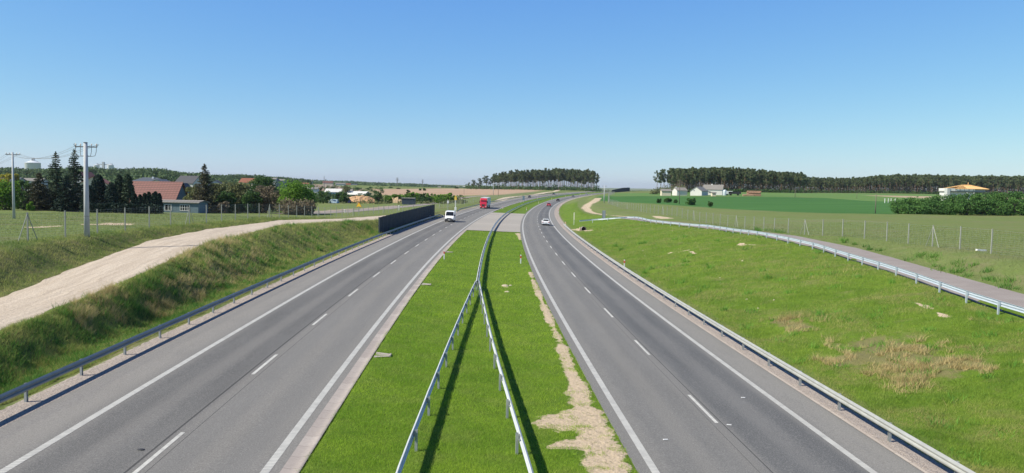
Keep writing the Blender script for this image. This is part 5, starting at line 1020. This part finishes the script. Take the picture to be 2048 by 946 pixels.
broad(436, 363, 186, 34, L_ol, 'gnarled olive tree just right of the tall lone spruce', 32, zlo=.02, n_cl=26); broad(458, 361, 195, 44, L_ol, 'wide olive green tree left of the dark round tree', 33, zlo=.02); broad(482, 364, 190, 40, L_ol, 'second wide olive tree with a dull crown', 34, zlo=.02)
broad(452, 383, 180, 30, L_dk, 'dark green tree below the gnarled olive trees', 35, zlo=.02); broad(446, 404, 175, 20, L_bw, 'small brownish leafless shrub by the fence', 36, name='shrub', cat='shrub', n_cl=14, zlo=.02); broad(500, 380, 182, 36, L_dk, 'dark shrubby tree behind the fence posts', 37, zlo=.02)
broad(524, 349, 205, 50, L_dk, 'round dark green tree, tallest of the middle group', 38, n_cl=46, zlo=.05); broad(531, 367, 186, 48, L_bw, 'grey brown half bare tree before the round dark one', 39, zlo=.02, n_cl=30); broad(560, 378, 200, 30, L_dk, 'dark tree squeezed between the brown and the bright tree', 41, zlo=.02)
broad(588, 362, 184, 66, L_br, 'bright green round tree at the right end of the group', 40, n_cl=60, per=80, zlo=.04); broad(612, 384, 192, 34, L_dk, 'dark shrubby tree at the right foot of the bright green tree', 42, zlo=.02); broad(590, 402, 178, 60, L_bw, 'brownish undergrowth shrub at the foot of the bright tree', 43, name='shrub', cat='shrub', zlo=.02, n_cl=24)
for k_, (px, pt, D, w, m_, lab) in enumerate(((646, 381, 330, 24, L_dk, 'small dark tree left of the covered stack'), (640, 373, 380, 10, L_ol, 'thin olive sapling between the small dark trees'), (676, 383, 345, 18, L_dk, 'small dark tree above the covered stack'), (692, 370, 400, 18, L_ol, 'olive tree standing behind the white cabin'),
    (689, 384, 340, 18, L_dk, 'small green tree left of the orange sand heap'), (757, 384, 340, 20, L_dk, 'dark green lone tree between the two sand heaps'), (779, 374, 800, 9, L_dk, 'small tree at the foot of the left pylon'), (795, 376, 760, 8, L_ol, 'olive shrub below the left pylon'), (815, 379, 560, 9, L_ol, 'olive shrub in the ploughed field'),
    (839, 377.5, 700, 5.5, L_dk, 'left of the two round bushes in the bare field'), (847.5, 376.5, 700, 7.5, L_dk, 'right of the two round bushes in the bare field'), (912, 373, 900, 9, L_dk, 'small dark tree at the far edge of the bare field'))): broad(px, pt, D, w, m_, lab, 50+k_, zlo=.03, n_cl=22, per=40)
for k_, (px, pt, D, w, lab) in enumerate(((776, 392, 350, 18, 'leftmost fresh green bush behind the smaller sand heap'), (792, 389, 365, 22, 'fresh green bush left above the dark shed'), (810, 388, 372, 22, 'fresh green bush right behind the dark shed'), (824, 382, 372, 14, 'tallest pointed bush right of the dark shed'), (832, 382.5, 372, 13, 'second pointed bush right of the dark shed'),
    (843, 386, 370, 18, 'dark bush in the middle of the scrub belt'), (858, 386, 376, 16, 'bush with a pointed top in the right part of the scrub'), (870, 388, 380, 18, 'rounded bright bush in the scrub belt'), (884, 388, 386, 18, 'bright bush near the right end of the scrub belt'), (899, 386, 390, 20, 'bright rounded bush at the right end of the scrub belt'), (850, 395, 352, 26, 'low dark bush in front of the scrub belt'), (880, 396, 360, 24, 'low bush in front of the right scrub end'))):
    broad(px, pt, D, w, L_br if k_ not in (5, 10) else L_dk, lab, 80+k_, name='bush', cat='bush', zlo=.02, n_cl=26, per=50)
for k_, (px, pt, py, w, lab) in enumerate(((1380, 397, 410, 19, 'largest round bush at the wheat edge in front of the farm'), (1419, 402, 413.5, 10, 'small upright bush right of the large round one'), (1316, 394, 406, 9, 'leftmost upright bush at the wheat edge'), (1334, 396, 405, 14, 'low wide bush, second at the wheat edge'), (1349, 399, 406, 7, 'tiny bush left of the slim dark pole'))):
    X = at(px, py); broad(px, pt, X.y, w, L_dk if k_ else L_th, lab, 110+k_, name='bush', cat='bush', zlo=.02, n_cl=22, per=50)
# thicket on the right
T4 = [(1788, 404), (1800, 398), (1830, 396), (1880, 391), (1930, 387), (1980, 384), (2048, 384), (2110, 384)]
lab4 = ['leftmost rounded bush of the thicket below the unfinished house', 'second bush from the left end of the right thicket', 'third bush from the left end of the right thicket', 'broad bush left below the pale chimney wall', 'broad bush right below the white chimney wall', 'dense bush under the middle of the timber roof', 'dense bush under the right end of the timber roof', 'tall bush just right of the unfinished house', 'second tall bush right of the unfinished house', 'third tall bush right of the unfinished house', 'tall bush cut by the right edge of the view', 'bush beyond the right edge of the thicket']
for k_, px in enumerate(np.linspace(1800, 2100, 12)): broad(px, prof(px, T4)+rng.uniform(-1, 1), 226+rng.uniform(0, 10), 46, L_th, lab4[k_], 130+k_, name='bush', cat='bush', zlo=.0, n_cl=46, per=70)
for k_, px in enumerate(np.linspace(1806, 2090, 10)): broad(px, prof(px, T4)+15+rng.uniform(-3, 3), 219, 44, L_th, 'low leafy bush along the front foot of the right thicket', 150+k_, name='bush', cat='bush', zlo=.0, n_cl=30, per=60, grp='low bushes along the front of the right thicket')
# far wooded land on the left: one mass nobody could count
FT = [(-40, 333), (0, 336), (25, 334), (50, 338), (90, 337), (120, 335), (180, 334), (215, 338), (260, 337), (300, 336), (330, 338), (360, 344), (400, 347), (440, 351), (480, 349), (520, 352), (560, 354), (600, 358), (650, 361), (700, 362), (760, 365), (830, 367), (870, 370), (930, 373)]
sp = []
def fmass(px0, px1, D0, D1, dpx, drop, hh, w=4.):
    for px in np.arange(px0, px1, dpx):
        D = rng.uniform(D0, D1); X = atd(px, D); zt_ = ztop(px, prof(px, FT)+drop+rng.normal(0, 1.2), D)-X.z
        if zt_ > 1: sp.append((X.x, X.y, w*rng.uniform(.7, 1.3), zt_))
fmass(-40, 420, 620, 760, 1.5, 0, 0, 4.5); fmass(-40, 420, 480, 560, 2.2, 12, 0, 4.5); fmass(-40, 420, 400, 460, 3.5, 22, 0, 4); fmass(420, 620, 850, 1100, 1.6, 0, 0, 6); fmass(420, 620, 600, 700, 3, 9, 0, 4)
C = []; T = []
for (x, y, w, h) in sp:
    g = z1(x, y); n = 130; q = ball(n, (x, y, g+h*.55), (w, w, h*.45), rng, .55); lo = ball(30, (x, y, g+h*.3), (w, w, h*.3), rng, .5); C += [q, lo]; T.append(np.full(n+30, rng.uniform(.0, 1)))
me = leafmesh('far_wood', np.concatenate(C), 1.25, L_far, np.concatenate(T)); o = bpy.data.objects.new('far_wood', me); COL.objects.link(o); tag(o, 'hazy wooded hill beyond the village', None, None, 'stuff')
C = []; T = []
for px in np.arange(600, 935, .9):
    for D0, D1, dr in ((2200, 2800, 0), (1500, 1900, 3), (1100, 1300, 7)):
        if rng.random() < (.95 if dr == 0 else .5 if px < 940 else .3):
            D = rng.uniform(D0, D1); X = atd(px, D); h = ztop(px, prof(px, FT)+dr+rng.normal(0, .5), D)-X.z; h = min(h, 16) if dr else h
            if h < 1: continue
            n = 40; C.append(ball(n, (X.x, X.y, X.z+h*.5), (6, 6, h*.5), rng, .5)); T.append(np.full(n, rng.uniform(0, 1)))
me = leafmesh('far_wood', np.concatenate(C), 3., L_far, np.concatenate(T)); o = bpy.data.objects.new('far_wood', me); COL.objects.link(o); tag(o, 'bluish far tree belts along the left horizon', None, None, 'stuff')
sp = []
for px in np.arange(1190, 1312, 2.): X = atd(px, 1150+rng.uniform(0, 100)); h = ztop(px, prof(px, [(1190, 379), (1215, 381), (1240, 383), (1312, 382)])+rng.normal(0, .4), X.y)-X.z; sp.append((X.x, X.y, 5, max(h, .5)))
clump_field('far_wood', sp, L_far, 'thin far hedge line on the crest between the two pine woods', 1.5, 30)

sp = []
for px in np.arange(425, 745, 2.6):
    D = rng.uniform(330, 470); X = atd(px, D); h = ztop(px, np.interp(px, [425, 560, 600, 640, 745], [366, 366, 374, 379, 385])+rng.uniform(0, 9), D)-X.z
    if h > 1: sp.append((X.x, X.y, rng.uniform(1.6, 3.2), h))
clump_field('village_greenery', sp, L_far, 'scrubby greenery among the far village houses', .8, 60)
sp = []
for px in np.arange(600, 930, 1.5):
    D = rng.uniform(330, 520); X = atd(px, D); sp.append((X.x, X.y, rng.uniform(1.2, 3), rng.uniform(.5, 2.2)))
clump_field('scrub', sp, L_ol, 'low olive scrub on the rough ground behind the side road', .6, 26)
sp = []
for px in np.arange(600, 765, 1.2):
    D = rng.uniform(560, 720); X = atd(px, D)
    if rng.random() < .35: sp.append((X.x, X.y, rng.uniform(1.5, 4), rng.uniform(1.5, 4.5)))
clump_field('field_hedges', sp, L_dk, 'scattered far hedge shrubs between the bare fields', .7, 40)
# pale stones and litter
stone = simple('pale_stone', (.52, .44, .34), .95, .15, 4.)
for k_, (px, py, w_) in enumerate(((1484, 489, .16), (1500, 490, .14), (1286, 502, .12), (1290, 512, .10), (1485, 522, .14), (1440, 556, .13), (1516, 617, .13), (1494, 599, .12), (1548, 600, .12), (1345, 462, .13))):
    w_ *= .62; q = at(px, py); mb = MB(); mb.lathe([(.001, -.03), (w_, 0), (w_*.8, w_*.5), (w_*.3, w_*.75), (.001, w_*.78)], 7); o = mb.build('stone', stone); o.location = q; o.rotation_euler = (.2, .15, k_*1.3); o.scale = (1.4, .8, 1); tag(o, 'small pale stone lying in the grass of the right bank', 'stone', 'pale stones on the right bank')
for k_, (px, py, w_, lab) in enumerate(((1010, 572, .26, 'largest pale clod of earth in the middle of the median'), (1021, 571, .12, 'small clod right of the large one in the median'), (1014, 584, .18, 'flat clod just below the large one in the median'))):
    q = at(px, py); mb = MB(); mb.lathe([(.001, -.03), (w_, 0), (w_*.85, w_*.3), (w_*.3, w_*.5), (.001, w_*.5)], 9); o = mb.build('earth_clod', stone); o.location = q; o.scale = (1.3, .9, 1); tag(o, lab, 'clod')
for k_, (px, py, lab) in enumerate(((1331, 885, 'white scrap lying on the left lane of the right carriageway'), (1486, 800, 'white scrap lying on the right lane near the dashed line'), (1458, 855, 'white scrap lying just right of the nearest right dashed line'))):
    q = at(px, py); mb = MB(); mb.box(-.09, .09, -.03, .03, .0, .02, .01); o = mb.build('litter_scrap', white); o.location = q+Vector((0, 0, .1)); o.location.z = float(at_s(np.interp(q.y, CY, S), q.x-np.interp(q.y, CY, CX), .012)[0][2]); o.rotation_euler = (0, 0, .1-k_*.15); tag(o, lab, 'litter')
q = at(282, 905.5); mb = MB(); mb.lathe([(.001, 0), (.13, 0), (.11, .02), (.001, .03)], 9); o = mb.build('rubber_scrap', blackp); o.location = (q.x, q.y, float(at_s(np.interp(q.y, CY, S), q.x-np.interp(q.y, CY, CX), .008)[0][2])); o.scale = (1, .6, 1); tag(o, 'small dark scrap of rubber on the outer lane of the left carriageway', 'litter')
# ------------------------------------------------------------------ grass blades where the camera is near enough to see them
def scatter(n, y0, y1, p, xa, xb):
    u = rng.random(n); a = y0**(1-p); b_ = y1**(1-p); y = (a+(b_-a)*u)**(1/(1-p)); fx = [np.interp(y, ys, q) for q in (xa, xb)]; x = fx[0]+(fx[1]-fx[0])*rng.random(n); return x, y
def blades(name, x, y, h0, w0, m, label, parent=None, clump=0):
    z = zg(x, y); n = len(x); sc = (y/25.)**.55; h = h0*sc*rng.uniform(.45, 1.3, n)*(.55+.9*hashn(x, y, .7, 5)); w = w0*sc; a = rng.random(n)*6.28; lean = rng.normal(0, .5, (n, 2))
    dx, dy = np.cos(a)*w, np.sin(a)*w; P0 = np.stack([x-dx, y-dy, z-.01], 1); P1 = np.stack([x+dx, y+dy, z-.01], 1); P2 = np.stack([x+lean[:, 0]*h, y+lean[:, 1]*h, z+h*.92], 1)
    V = np.stack([P0, P1, P2], 1).reshape(-1, 3); me = mesh(name, V, np.arange(3*n).reshape(n, 3)); me.materials.append(m); A = me.attributes.new('tint', 'FLOAT', 'POINT'); A.data.foreach_set('value', np.repeat(np.clip(.38*rng.random(n)+.62*np.clip((.5*hashn(x, y, 3.2, 9)+.3*hashn(x, y, 1.1, 10)+.2*hashn(x, y, .4, 12)-.28)*2.3, 0, 1), 0, 1), 3).astype(np.float32)); o = bpy.data.objects.new(name, me); COL.objects.link(o); tag(o, label, None, None, 'stuff'); return o
SGr = (R, NC); sandG = sand.reshape(R, NC); dryG = dry.reshape(R, NC)
def gat(G, x, y):
    i = np.clip(np.searchsorted(ys, y)-1, 0, R-2); out = np.zeros(len(x))
    for r in np.unique(i): q = i == r; out[q] = np.interp(x[q], GX[r], G[r])
    return out
ox = lambda o: offx(o, yc)[0]
G1 = leafmat('fresh_grass', (.050, .130, .010), (.225, .300, .032), .42, 2.1, (.175, .200, .055), .5, .5); G2 = leafmat('slope_grass', (.045, .110, .014), (.210, .275, .040), .42, 1.8, (.240, .215, .085), .2, .8, .44); G3 = leafmat('rough_grass', (.040, .085, .016), (.235, .240, .075), .4, 2.2, (.21, .18, .08), .5, .5); G4 = leafmat('dry_straw', (.34, .27, .11), (.66, .54, .28), .3, 1.05); G5 = leafmat('meadow_grass', (.10, .135, .035), (.22, .25, .095), .3, 1.2)
x, y = scatter(330000, 17, 149, 2.3, ox(-5.0), ox(5.42)); s_ = gat(sandG, x, y)+(hashn(x, y, .6, 21)-.5)*1.3+(hashn(x, y, .2, 22)-.5)*1.1; k = (s_ < rng.normal(.08, .2, len(x))); blades('grass', x[k], y[k], .085, .0055, G1, 'short bright grass on the median')
x, y = scatter(300000, 17, 170, 2.1, ox(16.1), C1x+.3); d_ = gat(dryG, x, y)+(hashn(x, y, .8, 31)-.5)*1.5; s_ = gat(sandG, x, y)+(hashn(x, y, .5, 21)-.5)*.9; k = (s_ < .05) & (d_ < rng.normal(.1, .25, len(x))); blades('grass', x[k], y[k], .12, .0065, G2, 'green grass on the right bank')
x, y = scatter(230000, 24, 110, 2.0, ox(17.6), C1x-1); d_ = gat(dryG, x, y)+(hashn(x, y, 1.1, 31)-.5)*2.2; k = (d_ > rng.normal(.15, .2, len(x))) & (hashn(x, y, .45, 35)*.6+hashn(x, y, 1.6, 36)*.4 > .56); blades('dry_grass', x[k], y[k], .26, .009, G4, 'dry straw coloured stalks on the right bank')
x, y = scatter(260000, 20, 170, 2.1, T1x+.1, ox(-17.0)); blades('grass', x, y, .15, .009, G3, 'dark rough weeds on the left bank')
x, y = scatter(70000, 20, 150, 2.1, BTx-1, T2x-.05); blades('grass', x, y, .15, .009, G3, 'dark rough weeds on the bank above the gravel track')
x, y = scatter(150000, 20, 150, 2.1, T1x+.1, ox(-18.5)); k = (gat(dryG, x, y)+(hashn(x, y, 1.2, 41)-.5)*2.0 > .12) & (hashn(x, y, .5, 45) > .45); blades('dry_grass', x[k], y[k], .32, .008, G4, 'dry straw stalks on the left bank')
x, y = scatter(80000, 30, 150, 2.0, BTx-45, BTx-.5); blades('grass', x, y, .10, .008, G5, 'pale meadow grass on the left'); x, y = scatter(110000, 30, 160, 2.0, C2x+.1, C2x+45); blades('grass', x, y, .10, .008, G5, 'pale meadow grass on the right')
# green weed tufts
def tufts(n, y0, y1, xa, xb, m, label, hh=.28, seed=0):
    x, y = scatter(n, y0, y1, 2.0, xa, xb); X = []; Y = []
    for a, b_ in zip(x, y): k = int(rng.integers(25, 60)); s_ = rng.uniform(.12, .35); X.append(a+rng.normal(0, s_, k)); Y.append(b_+rng.normal(0, s_, k))
    return blades('weeds', np.concatenate(X), np.concatenate(Y), hh, .014, m, label)
tufts(700, 24, 140, T1x+.4, ox(-17.4), leafmat('weed_leaves', (.035, .10, .018), (.10, .20, .035), .35), 'leafy green weeds on the left bank', .26); tufts(120, 24, 120, ox(17), C1x-.3, leafmat('weed_leaves_bright', (.05, .13, .02), (.12, .24, .035), .35), 'leafy green weeds on the right bank', .24)
tufts(90, 26, 140, C2x+.1, C2x+2.5, leafmat('edge_weeds', (.04, .10, .02), (.10, .19, .03), .3), 'weeds along the outer edge of the service road', .26)
# ------------------------------------------------------------------ haze
mh = bpy.data.materials.new('haze'); mh.use_nodes = True; t = mh.node_tree; t.nodes.remove(t.nodes['Principled BSDF']); v_ = t.nodes.new('ShaderNodeVolumePrincipled'); v_.inputs['Color'].default_value = (.86, .91, 1, 1); v_.inputs['Density'].default_value = .00006; v_.inputs['Anisotropy'].default_value = .3
t.links.new(v_.outputs[0], t.nodes['Material Output'].inputs['Volume'])
zlo = float(GZ.min())-1; mb = MB(); mb.box(-7600, 7600, -90, 12300, zlo, 80); hz = mb.build('haze', mh); hz['kind'] = 'stuff'
